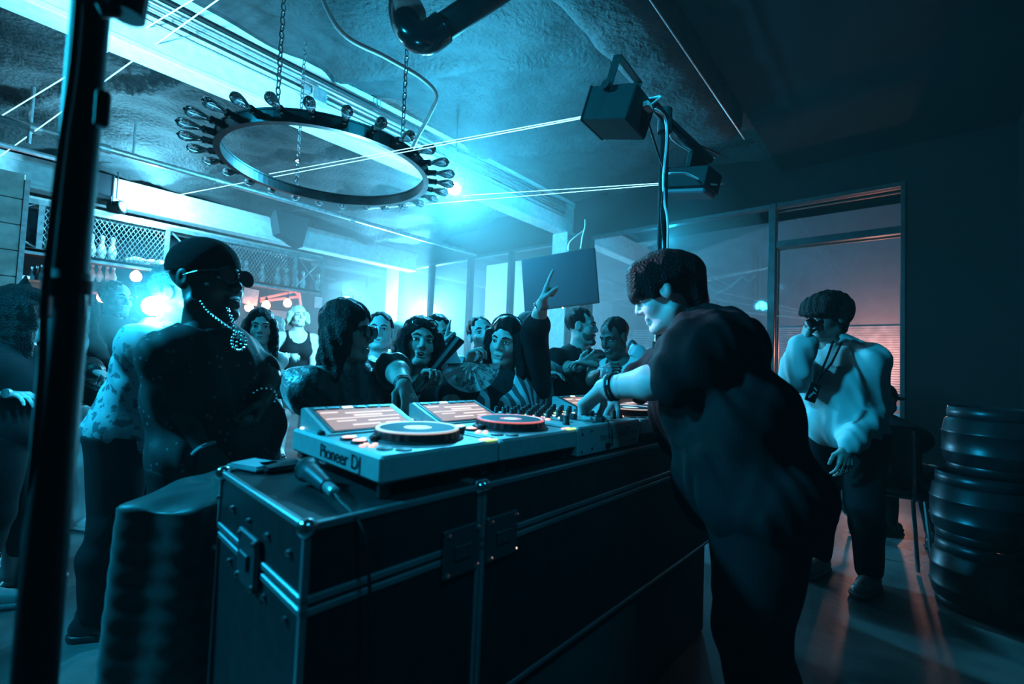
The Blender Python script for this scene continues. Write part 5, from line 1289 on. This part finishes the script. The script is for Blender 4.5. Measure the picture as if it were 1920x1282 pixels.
# --- spotted skirt
p = Person('person in black-spotted pale skirt and fishnet tights at far left', (52, 575, 3.35), yaw=20, tone='light', sex='f', lean=(-.02, 0), hs=.98)
p.body(); p.hair('long', hairblack); p.top(cloth_black, sleeve=1.9, e=.02, hem=.06, name='jacket')
p.skirt(pattern('spotted_cloth', (.02, .025, .03), (.62, .68, .70), 13, .22, 'VORONOI'), .60, .21)
p.shoes(mat('boot_pale', (.55, .6, .62), .5), boot=.06, name='boot', solem=shoe_black)
for c in 'RL':
    mb = MB(); A0, B_, C_ = p.HP[c], p.K[c], p.A[c]
    def leg_pt(t, a):
        q = (A0 + (B_ - A0) * t) if t < 1 else (B_ + (C_ - B_) * (t - 1)); r = (.092 - .034 * t if t < 1 else .060 - .018 * (t - 1)) * p.k + .004
        if 1 < t < 1.8: q = q - p.F * .012 * sin((t - 1) * pi)
        return q + p.F * r * cos(a) + p.L * r * sin(a)
    for sg in (-1, 1):
        for i in range(7):
            mb.tube([leg_pt(.45 + 1.45 * j / 16, 2 * pi * i / 7 + sg * 2.6 * j / 16 * 1.6) for j in range(17)], .0022, 4, caps=False)
    part('fishnet_tights', mb, white, p.root)

# --- handbag person
p = Person('person in leather jacket and white trousers holding a handbag behind the stand', (138, 580, 2.85), yaw=75, tone='mid', sex='f', lean=(.04, 0), hs=1.0)
p.arm('R', W(160, 690, 2.65), W(180, 695, 2.5), hdir=rt * .8 - UP * .4, palm=-UP, pose='grip'); p.body(); p.hair('long', hairblack)
p.top(leather, sleeve=1.92, e=.026, es=.022, hem=.02, name='jacket'); p.trousers(cloth_white, e=.022, ecalf=.04); p.shoes(shoe_white)
hb = W(166, 738, 2.44)
t = thing('handbag', 'small black handbag hanging from a hand right of the foreground stand', 'handbag', hb - [0, 0, .06])
part('bag', MB().box(hb, (.13, .06, .10), rot=rotz(YAW - pi / 2) @ np.array([[cos(.35), 0, sin(.35)], [0, 1, 0], [-sin(.35), 0, cos(.35)]]), bevel=.008), leather, t)
part('strap', MB().tube([hb + rt * .04 + UP * .045, W(190, 703, 2.46), hb + rt * .03 + UP * .05 - fw * .02], .005, 6), leather, t)
part('clasp', MB().ball(W(181, 722, 2.41), .007, 8, 6), chrome, t)

# --- woman behind the capped man
p = Person('woman with dark hair peering out behind the capped man\'s shoulder', (488, 612, 3.2), yaw=25, hyaw=30, hpitch=4, tone='mid', sex='f', hs=1.02, lean=(.02, 0))
p.arm('L', W(505, 720, 3.1), W(535, 700, 2.9), hdir=rt * .8 - UP * .25, palm=-UP); p.body(); p.hair('long', hairblack, span=1.2); p.tank(mat('top_sand', (.40, .36, .33), .8), scoop=.09); p.trousers(cloth_black); p.shoes(shoe_black)
sb_ = W(512, 725, 2.95)
t = thing('shoulder_bag', 'black shoulder bag held against the fair-haired woman\'s side', 'bag', sb_ - [0, 0, .07])
part('bag', MB().box(sb_, (.20, .08, .15), rot=rotz(YAW - pi / 2), bevel=.02), leather, t); part('strap', MB().tube([sb_ - rt * .07 + UP * .07, W(480, 640, 3.15), sb_ + rt * .0 + UP * .075], .006, 6), leather, t)

# --- blonde woman
p = Person('fair-haired woman in black strappy dress holding a cup', (559, 594, 5.2), yaw=35, hyaw=45, hpitch=-12, tone='light', sex='f', g=1.12, hs=1.05, lean=(.02, 0))
p.arm('R', W(508, 664, 5.0), W(538, 668, 4.8), hdir=rt + UP * .05, palm=-UP + fw, pose='grip'); p.arm('L', W(588, 690, 5.1), W(592, 728, 4.95))
p.body(); p.hair('long', hairblonde, span=1.05, length=.10); p.tank(cloth_black, hem=-.05, scoop=.10, name='dress_top', low=.13); p.skirt(cloth_black, .69, .215, name='dress_skirt'); p.shoes(shoe_black, boot=.16, name='boot')
part('shoulder_strap', MB().tube([p.S['L'] * .55 + p.SC * .45 + UP * .065, p.SC + p.L * .07 + p.F * .10 - UP * .03], .006, 6), cloth_black, p.root); part('shoulder_strap', MB().tube([p.S['R'] * .55 + p.SC * .45 + UP * .065, p.SC - p.L * .07 + p.F * .10 - UP * .03], .006, 6), cloth_black, p.root)
p.necklace(gold, [p.N + p.L * .06, p.N + p.L * .04 + p.F * .075 - UP * .04, p.N + p.F * .095 - UP * .05, p.N - p.L * .04 + p.F * .075 - UP * .04, p.N - p.L * .06], .005)
p.bracelet('R', gold, .95, .034, .005)
def cup(px, py, d, r, h, m, label, cat='cup'):
    q = W(px, py, d); t = thing('cup', label, cat, q - [0, 0, h / 2]); b = q - np.array([0, 0, h / 2])
    part('wall', MB().lathe([(r * .8, 0), (r, h), (r * .93, h), (r * .74, .006)], 16, b).sm(), m, t); part('rim', MB().tube([b + [r * .97 * cos(a), r * .97 * sin(a), h] for a in [2 * pi * i / 16 for i in range(16)]], .0025, 5, closed=True), m, t); return t
clearcup = mat('clear_plastic', (.55, .65, .7), .15)
cup(551, 671, 4.72, .038, .09, clearcup, 'clear plastic cup in the fair-haired woman\'s hand')

p = Person('curly-haired person half hidden behind the fair-haired woman', (516, 612, 6.2), yaw=-20, tone='mid', sex='f', lean=(0, 0)); p.body(hh=.006); p.hair('curly', mat('hair_pale', (.30, .27, .24), .4, bump=.9, bscale=100), h=.009); p.top(cloth_white, sleeve=1.2); p.trousers(cloth_char); p.shoes(shoe_black)

# --- woman in sunglasses leaning on the table
p = Person('woman with long dark hair and sunglasses leaning over the decks', (652, 622, 2.0), yaw=60, hyaw=86, hpitch=2, tone='tan', sex='f', g=1.22, hs=1.08, k=1.0, lean=(.06, .12))
p.arm('L', W(742, 690, 1.98), W(757, 722, 1.80), hdir=W(776, 768, 1.70) - W(757, 722, 1.80), palm=-rt * .4 - UP, pose='press')
p.arm('R', W(628, 770, 1.92), W(680, 800, 1.80), hdir=rt + fw * .4, palm=-UP)
p.body(); p.hair('wavy', hairblack, span=1.05, length=.22); p.top(mat('velvet_dark', (.02, .03, .035), .38, bump=.5, bscale=40, sheen=.5), sleeve=.95, e=.025, es=.03, hem=-.10, wr=.009, h=.008); p.trousers(denim); p.shoes(shoe_black)
p.glasses(BK, lens=BK, w=.036, hgt=.023, thick=.004); p.bracelet('L', gold, .90, .035, .004); p.bracelet('L', gold, .97, .034, .004)

# --- round-faced man
p = Person('smiling round-faced man in black tee behind the woman in sunglasses', (712, 622, 3.0), yaw=5, hyaw=12, hpitch=-8, tone='light', g=1.1, hs=1.06, lean=(0, .05)); p.body(mouth='smile', jaw=1.15); p.hair('short', hairblack); p.top(cloth_black); p.trousers(denim); p.shoes(shoe_black)
# --- bald man
p = Person('bald bearded man in white shirt turned to the left', (744, 628, 4.2), yaw=-30, hyaw=-45, tone='light', hs=1.08); p.body(); p.beard(mat('beard_brown', (.16, .11, .08), .7)); p.top(cloth_white, sleeve=1.9); p.trousers(denim); p.shoes(shoe_black)

# --- dancing woman with folded fan
p = Person('dancing woman with wavy hair, glasses on her head and a folded fan', (786, 642, 2.38), yaw=8, hyaw=22, hpitch=-6, hroll=-6, tone='tan', sex='f', g=1.05, hs=1.06, k=1.0, lean=(.0, .04))
p.arm('R', W(742, 748, 2.15), W(782, 728, 1.98), hdir=rt * .6 + UP * .8, palm=-fw * .4 + rt * .6, pose='grip'); p.arm('L', W(850, 735, 2.3), W(835, 790, 2.15))
p.body(mouth='open', hh=.004); p.hair('wavy', hairblack, span=1.25); p.top(cloth_black, sleeve=1.1, e=.016, es=.022, hem=.16, scoop=.10, h=.008, name='crop_top'); p.trousers(cloth_black, waist=.03); p.shoes(shoe_black)
o = p.glasses(BK, z=.085, y=.085, w=.030, hgt=.02)
for sg in (-1, 1):
    c = p.hp(.088 * sg, .0, -.062); part('hoop_earring', MB().tube([c + p.Fh * .03 * cos(a) + p.Uh * .036 * sin(a) for a in [2 * pi * i / 20 for i in range(20)]], .0028, 5, closed=True), BK, p.root)
p.bracelet('R', gold, .80, .036, .006, beads=14); p.bracelet('R', gold, .92, .034, .0055, beads=12)
part('glove_cuff', MB().tube([p.E['R'] + (p.Wr['R'] - p.E['R']) * .96, p.Wr['R'] + unit(p.Wr['R'] - p.E['R']) * .02], [.031, .033], 14).sm(), mat('maroon_cloth', (.22, .03, .06), .8), p.root)
fa, fb = W(797, 716, 1.95), W(862, 634, 2.12); fdv = unit(fb - fa); fn = unit(np.cross(fdv, fw)); Lf = np.linalg.norm(fb - fa)
t = thing('folded_fan', 'long black folded fan held up by the dancing woman', 'fan', fa)
for i in range(8):
    a = (i - 3.5) * .018; dv_ = unit(fdv + fn * a); part('fan_blade', MB().prism([fa + fw * .002 * i - fdv * .05, fa + fw * .002 * i - fdv * .05 + fn * .012, fa + dv_ * Lf * (.97 + .02 * (i % 2)) + fn * .02 + fw * .003 * i, fa + dv_ * Lf * (.99 + .02 * (i % 2)) - fn * .012 + fw * .003 * i], fw * .0018), cloth_black, t)
part('fan_guard', MB().prism([fa - fdv * .06 - fw * .004, fa - fdv * .06 + fn * .016 - fw * .004, fb + fn * .016 - fw * .004, fb - fw * .004], fw * .003), mat('fan_guard', (.03, .03, .035), .4), t)

# --- raised pointing hand behind
p = Person('person in pale shirt raising a pointing hand behind the dancing woman', (820, 628, 2.75), yaw=20, tone='mid', hs=1.0, lean=(.06, 0)); p.arm('L', W(850, 700, 2.65), W(836, 646, 2.6), hdir=UP + rt * .22, palm=rt - fw * .35, pose='point'); p.body(); p.hair('short', hairblack); p.top(cloth_pale, sleeve=1.85, e=.026, es=.022); p.trousers(denim); p.shoes(shoe_black)

# --- laughing man
satin = mat('satin_pale', (.45, .52, .55), .3, metal=.2, bump=.3, bscale=30)
p = Person('laughing man in shiny pale jacket tilting his head back', (903, 629, 3.0), yaw=0, hyaw=18, hpitch=-16, hroll=14, tone='light', hs=1.05, g=1.05, lean=(-.06, .02)); p.body(mouth='open'); p.hair('short', hairblack); p.top(satin, sleeve=1.95, e=.034, es=.034, hem=-.16, wr=.009, name='jacket'); p.trousers(cloth_char); p.shoes(shoe_black)

# --- woman with open fan, arm raised
stripe_m = pattern('striped_jacket', (.42, .50, .53), (.05, .06, .07), 7, .45, 'WAVE')
p = Person('woman in striped open jacket with one arm raised and an open fan', (950, 640, 2.5), yaw=-8, hyaw=-22, hpitch=6, hroll=-8, tone='mid', sex='f', g=1.25, hs=1.08, k=1.02, lean=(-.02, .02), belly=.3)
p.arm('L', W(1002, 628, 2.42), W(1016, 570, 2.30), hdir=UP + rt * .30, palm=rt - fw * .25, pose='point')
p.arm('R', W(872, 735, 2.40), W(872, 694, 2.12), hdir=UP * .8 + rt * .25, palm=rt - fw * .3, pose='grip')
p.body(jaw=1.12, hh=.004); p.hair('long', hairblack, span=1.15); p.top(cloth_black, sleeve=1.35, e=.014, es=.024, hem=-.02, h=.008); p.trousers(cloth_black, waist=.12); p.shoes(shoe_black)
Tj = Field(p.P - [.4, .4, .25], p.N + [.4, .4, .1], .009); p._torso(Tj, .032); Tj.wrinkle(.010, 30, 2.2); Tj.cut(p.P - UP * .2, -UP); ax_ = unit(p.N - p.P)
Tj.ell(p.N + ax_ * .04, (.085, .085, .06), None, .01, 'sub'); Tj.cone(p.N + p.F * .1 + UP * .1, p.P + p.F * .16 - UP * .3, .075, .085, .01, op='sub'); sdf_part('open_jacket', Tj, stripe_m, p.root)
part('headband', MB().tube([p.hp(.088 * cos(a), .02, .05 + .088 * sin(a)) for a in [pi * i / 12 for i in range(13)]], .006, 6), chrome, p.root)
p.bracelet('L', gold, .95, .034, .006, beads=14)
part('brooch', MB().ball(p.N + p.F * .11 - UP * .05 + p.L * .02, (.02, .01, .02), 8, 6), gold, p.root)
fc = W(882, 680, 2.06)
t = thing('open_fan', 'open paper fan with printed ribs held before the striped jacket', 'fan', fc)
fm = pattern('fan_print', (.10, .12, .13), (.52, .55, .56), 30, .44, 'NOISE')
for i in range(16):
    a0 = radians(-176 + 11 * i); a1 = radians(-176 + 11 * (i + 1)); R0, R1 = .035, .135
    e0 = rt * cos(a0) + UP * sin(a0); e1_ = rt * cos(a1) + UP * sin(a1); off_ = fw * (.006 if i % 2 else 0); of2 = fw * (0 if i % 2 else .006)
    part('fan_leaf', MB().prism([fc + e0 * R0 + off_, fc + e0 * R1 + off_, fc + e1_ * R1 + of2, fc + e1_ * R0 + of2], fw * .001), fm, t)
    part('fan_rib', MB().tube([fc, fc + e0 * R1 * .99 + off_], .0014, 4), wood, t)

# --- man in hat
p = Person('man in brimmed hat and grey shirt with folded arms', (990, 626, 3.3), yaw=-35, hyaw=-60, tone='light', hs=1.05, lean=(.08, 0)); p.arm('L', W(1040, 690, 3.2), W(1005, 690, 3.0), hdir=-rt, palm=-UP); p.arm('R', W(985, 690, 3.1), W(1020, 698, 3.0), hdir=rt, palm=-UP); p.body(); p.beard(hairbrown)
p.top(cloth_grey, sleeve=1.0, e=.024, es=.028, hem=-.12); p.trousers(cloth_char); p.shoes(shoe_black)
Th = Field(p.hd - .2, p.hd + .22, .006); A_ = (p.Lh, p.Fh, p.Uh); Th.ell(p.hp(0, -.01, .09), (.085, .10, .075), A_, .01); Th.ell(p.hp(0, .0, .055), (.135, .15, .012), A_, .012); Th.cut(p.hp(0, 0, .045), -p.Uh); sdf_part('hat', Th, cloth_char, p.root)

# --- man in black polo
p = Person('bearded man in black polo shirt with crossed arms beside the pillar', (1090, 612, 3.35), yaw=35, hyaw=70, tone='tan', hs=1.12, g=1.12, k=1.02, lean=(-.03, 0))
p.arm('R', W(1052, 690, 3.25), W(1086, 686, 3.05), hdir=rt * .75 + UP * .45, palm=fw * .6 - rt * .3, pose='relaxed'); p.arm('L', W(1130, 688, 3.25), W(1108, 682, 3.05), hdir=-rt + UP * .1, palm=-UP)
p.body(); p.hair('crop', hairblack); p.beard(mat('stubble_dark', (.06, .045, .04), .7)); p.top(cloth_black, sleeve=.85, e=.022, es=.028, hem=-.12, vneck=.12, name='polo_shirt'); p.trousers(cloth_char); p.shoes(shoe_black); p.bracelet('R', white, .93, .034, .006, name='wristband')

# --- man in white tank
p = Person('man in white tank top looking down at a drink', (1152, 632, 3.0), yaw=-35, hyaw=-55, hpitch=20, tone='dark', hs=1.06, g=1.12, k=1.0, lean=(.06, .0))
p.arm('R', W(1112, 712, 2.95), W(1128, 698, 2.78), hdir=rt * .3 + UP * .2 - fw * .5, palm=rt, pose='grip'); p.arm('L', W(1204, 726, 2.95), W(1160, 720, 2.72), hdir=-rt, palm=UP - fw * .3, pose='grip')
p.body(); p.hair('crop', hairblack); p.tank(cloth_white, hem=-.10, scoop=.075, low=.05); p.trousers(cloth_char); p.shoes(shoe_black)
p.necklace(gold, [p.N + p.L * .07, p.N + p.L * .045 + p.F * .09 - UP * .06, p.N + p.F * .11 - UP * .075, p.N - p.L * .045 + p.F * .09 - UP * .06, p.N - p.L * .07], .005)
cup(1136, 706, 2.68, .036, .11, clearcup, 'clear cup in the hands of the man in white tank top')
bp_ = W(1192, 690, 3.35)
t = thing('backpack', 'pale rounded backpack behind the man in white tank top', 'backpack', bp_ - [0, 0, .2])
bf = Field(bp_ - .3, bp_ + .3, .01); bf.ell(bp_ - UP * .03, (.12, .12, .21), None, .02); bf.ell(bp_ - UP * .14, (.13, .13, .10), None, .03); sdf_part('bag', bf, cloth_pale, t)
part('strap', MB().tube(catmull([bp_ + UP * .17, bp_ + UP * .19 - rt * .06 - fw * .05, bp_ - rt * .12 - fw * .08, bp_ - UP * .1 - rt * .1 - fw * .06], 4), .012, 8), cloth_grey, t)

# --- the DJ
p = Person('DJ in black tee bending over the mixer', (1246, 548, 1.62), yaw=-112, hyaw=-112, hpitch=24, tone='light', hs=1.08, g=1.24, k=1.07, pelvis=W(1420, 930, 1.33), H=1.68, sh_w=1.02, neck_back=.03)
p.arm('L', W(1262, 712, 1.34), W(1132, 728, 1.50), hdir=W(1085, 772, 1.55) - W(1132, 728, 1.50), palm=-UP - rt * .15, pose='press')
p.arm('R', W(1190, 720, 1.85), W(1150, 745, 1.78), hdir=W(1128, 770, 1.74) - W(1150, 745, 1.78), palm=-UP, pose='press')
p.body(hh=.004, hand_h=.0035); p.hair('mop', hairblack, h=.005, amp=.0015); p.top(cloth_black, sleeve=.85, e=.038, es=.040, hem=-.16, h=.008, wr=.008, scoop=.078); p.trousers(cloth_black, e=.03); p.shoes(shoe_black)
p.bracelet('L', mat('wrist_strap', (.55, .5, .5), .5), .90, .037, .007, name='wristband'); p.bracelet('L', BK, .83, .039, .005)

# --- sweatshirt
p = Person('person in pale baggy sweatshirt drinking from a small glass', (1552, 596, 2.65), yaw=-55, hyaw=-78, hpitch=2, tone='tan', hs=1.08, g=1.02, k=1.04, lean=(.10, .0), sh_w=.88)
p.arm('R', W(1490, 712, 2.55), W(1507, 640, 2.45), hdir=UP * .9 + rt * .25, palm=rt - fw * .2, pose='grip'); p.arm('L', W(1640, 760, 2.55), W(1588, 838, 2.40), hdir=-UP - rt * .1, palm=fw)
p.body(hh=.004, hand_h=.0035); p.hair('puffy', hairblack, h=.006, amp=.004)
sw = p.top(mat('sweatshirt', (.60, .66, .67), .85, bump=.15, bscale=260), sleeve=1.9, e=.042, es=.034, hem=-.10, wr=.006, h=.008, name='sweatshirt', scoop=.08); p.trousers(cloth_black, e=.03); p.shoes(mat('shoe_grey', (.25, .28, .3), .4))
_o = CAM - ORIG[p.root.name]; _dv = W(1572, 688, 1.0) - CAM
_hit = sw.ray_cast(Vector(_o), Vector(unit(_dv)))
if _hit[0]:
    _n = np.array(_hit[2]); _q = np.array(_hit[1]) + ORIG[p.root.name] + _n * .003; _ey = unit(UP - _n * (UP @ _n)); put_text('Stussy', .026, _q, np.cross(_ey, _n), _ey, cloth_black, p.root, 'small dark chest lettering')
part('cuff', MB().tube([p.E['L'] + (p.Wr['L'] - p.E['L']) * .84, p.Wr['L']], [.05, .042], 18).sm(), MATS['sweatshirt'], p.root); part('cuff', MB().tube([p.E['R'] + (p.Wr['R'] - p.E['R']) * .84, p.Wr['R']], [.05, .042], 18).sm(), MATS['sweatshirt'], p.root)
ch_ = p.SC + (p.P - p.SC) * .3 + p.F * .19; bd = W(1524, 736, 2.36)
part('lanyard', MB().tube([W(1562, 640, 2.47), W(1552, 668, 2.40), W(1531, 716, 2.36)], .006, 6).tube([W(1578, 642, 2.47), W(1560, 680, 2.39), W(1531, 716, 2.36)], .006, 6), BK, p.root)
eb = unit(W(1532, 720, 2.36) - W(1520, 752, 2.36)); ea = unit(rt - eb * (rt @ eb)); en = np.cross(ea, eb)
bdg = part('badge', MB().box(bd, (.058, .006, .098), rot=np.array([ea, np.cross(eb, ea), eb]).T, bevel=.002), BK, p.root, 'black pass card on a lanyard')
part('badge_print', MB().prism([bd - fw * .006 + ea * .012 + eb * .02, bd - fw * .006 - ea * .006 + eb * .03, bd - fw * .006 - ea * .006 + eb * .022, bd - fw * .006 + ea * .012 + eb * .012], -fw * .001).prism([bd - fw * .006 + ea * .018 - eb * .002, bd - fw * .006 - ea * .002 + eb * .008, bd - fw * .006 - ea * .02 - eb * .03, bd - fw * .006 - ea * .012 - eb * .034, bd - fw * .006 + ea * .002 - eb * .004], -fw * .001), white, bdg)
gq = W(1519, 607, 2.40)
t = thing('drinking_glass', 'small tumbler raised to the lips of the person in the sweatshirt', 'glass', gq)
gd = unit(rt * .8 + UP * .35); part('tumbler', MB().lathe([(.022, 0), (.026, .01), (.031, .075), (.029, .075), (.02, .008)], 16, gq - gd * .02, gd).sm(), bulbglass, t); part('drink', MB().lathe([(.021, .009), (.026, .04), (.001, .04)], 16, gq - gd * .02, gd), mat('amber_drink', (.6, .25, .15), .2), t)

# --- seated person in cap, on a chair
sx = W(1652, 870, 3.05); sx[2] = 0
t = thing('stacking_chair', 'black stacking chair under the seated person in a cap', 'chair', sx)
part('seat', MB().box(sx + [0, 0, .44], (.44, .44, .05), rot=rotz(YAW - .5), bevel=.015), leather, t)
cf = unit(rt * .6 + fw * .5); cs = np.cross(UP, cf)
part('backrest', MB().grid(lambda u, v: sx + cs * (.22 * (2 * u - 1)) - cf * (.21 + .05 * v - .05 * (2 * u - 1) ** 2) + UP * (.55 + .32 * v), 10, 6).grid(lambda u, v: sx + cs * (.22 * (2 * u - 1)) - cf * (.235 + .05 * v - .05 * (2 * u - 1) ** 2) + UP * (.55 + .32 * v), 10, 6).sm(), leather, t)
for a in (-1, 1):
    for b in (-1, 1): part('leg', MB().tube([sx + cs * .19 * a + cf * .18 * b + UP * .42, sx + cs * .22 * a + cf * .22 * b + UP * .01], .011, 8), chrome, t)
    part('back_post', MB().tube([sx + cs * .2 * a - cf * .2 + UP * .42, sx + cs * .2 * a - cf * .25 + UP * .85], .011, 8), chrome, t)
p = Person('seated person in dark jacket and cap half hidden behind the sweatshirt', (1653, 752, 3.1), yaw=120, hyaw=110, hpitch=10, tone='mid', hs=1.0, pelvis=sx + [0, 0, .55], H=1.68, k=.98, g=1.1)
for c, sg in (('R', -1), ('L', 1)):
    p.K[c] = p.HP[c] + p.F * .42 - UP * .04 + p.L * sg * .05; p.A[c] = p.K[c] + np.array([0, 0, .09 - p.K[c][2]]) + p.F * .05
p.arm('R', W(1690, 835, 2.95), W(1660, 893, 2.85), hdir=-rt - UP * .2, palm=-UP)
p.body(); p.top(cloth_black, sleeve=1.9, e=.04, es=.035, hem=-.06, name='jacket'); p.trousers(cloth_black); p.shoes(shoe_black)
Th = Field(p.hd - .2, p.hd + .22, .006); A_ = (p.Lh, p.Fh, p.Uh); Th.ell(p.hp(0, -.012, .045), (.083, .101, .085), A_, .01); Th.ell(p.hp(0, .11, .045), (.072, .085, .010), A_, .01); Th.cut(p.hp(0, 0, .03), -p.Uh); sdf_part('cap', Th, mat('cap_dark_red', (.10, .03, .03), .8), p.root)
# ------------------------------------------------------------------ haze
hz = bpy.data.materials.new('stage_haze'); hz.use_nodes = True; nt = hz.node_tree
for n in list(nt.nodes):
    if n.type != 'OUTPUT_MATERIAL': nt.nodes.remove(n)
vs = nt.nodes.new('ShaderNodeVolumeScatter'); vs.inputs['Color'].default_value = (1, 1, 1, 1)
vs.inputs['Density'].default_value = 0.04; vs.inputs['Anisotropy'].default_value = 0.55
nt.links.new(vs.outputs[0], nt.nodes['Material Output'].inputs['Volume'])
o = bpy.data.objects.new('haze', MB().bx(2.1, 10.0, 1.75, YB + 0.4, 0.02, 3.70).mesh('haze')); o.data.materials.append(hz); link(o)
o['kind'] = 'stuff'; o['label'] = 'thin bluish stage haze hanging in the room'; o['category'] = 'haze'

hz2 = hz.copy(); hz2.name = 'smoke_puff'
[n for n in hz2.node_tree.nodes if n.type == 'VOLUME_SCATTER'][0].inputs['Density'].default_value = 0.13
o = bpy.data.objects.new('smoke_puff', MB().ball(L_CROWD + [0.02, -0.05, 0.0], (.30, .30, .27), 20, 14).mesh('smoke_puff')); o.data.materials.append(hz2); link(o)  # dense volume added to imitate the flare glow of this lamp
o['kind'] = 'stuff'; o['label'] = 'smoke volume added to imitate flare around the low lamp behind the capped man'; o['category'] = 'smoke'

hz3 = hz.copy(); hz3.name = 'thin_haze'
_v = [n for n in hz3.node_tree.nodes if n.type == 'VOLUME_SCATTER'][0]; _v.inputs['Density'].default_value = 0.0045; _v.inputs['Anisotropy'].default_value = 0.0
o = bpy.data.objects.new('thin_haze', MB().bx(-0.8, 6.95, YR + 0.04, 1.74, 0.01, 3.66).mesh('thin_haze')); o.data.materials.append(hz3); link(o)  # volume added to veil and lift the darkest tones near the camera
o['kind'] = 'stuff'; o['label'] = 'faint haze added to lift the blacks on the booth side of the room'; o['category'] = 'haze'
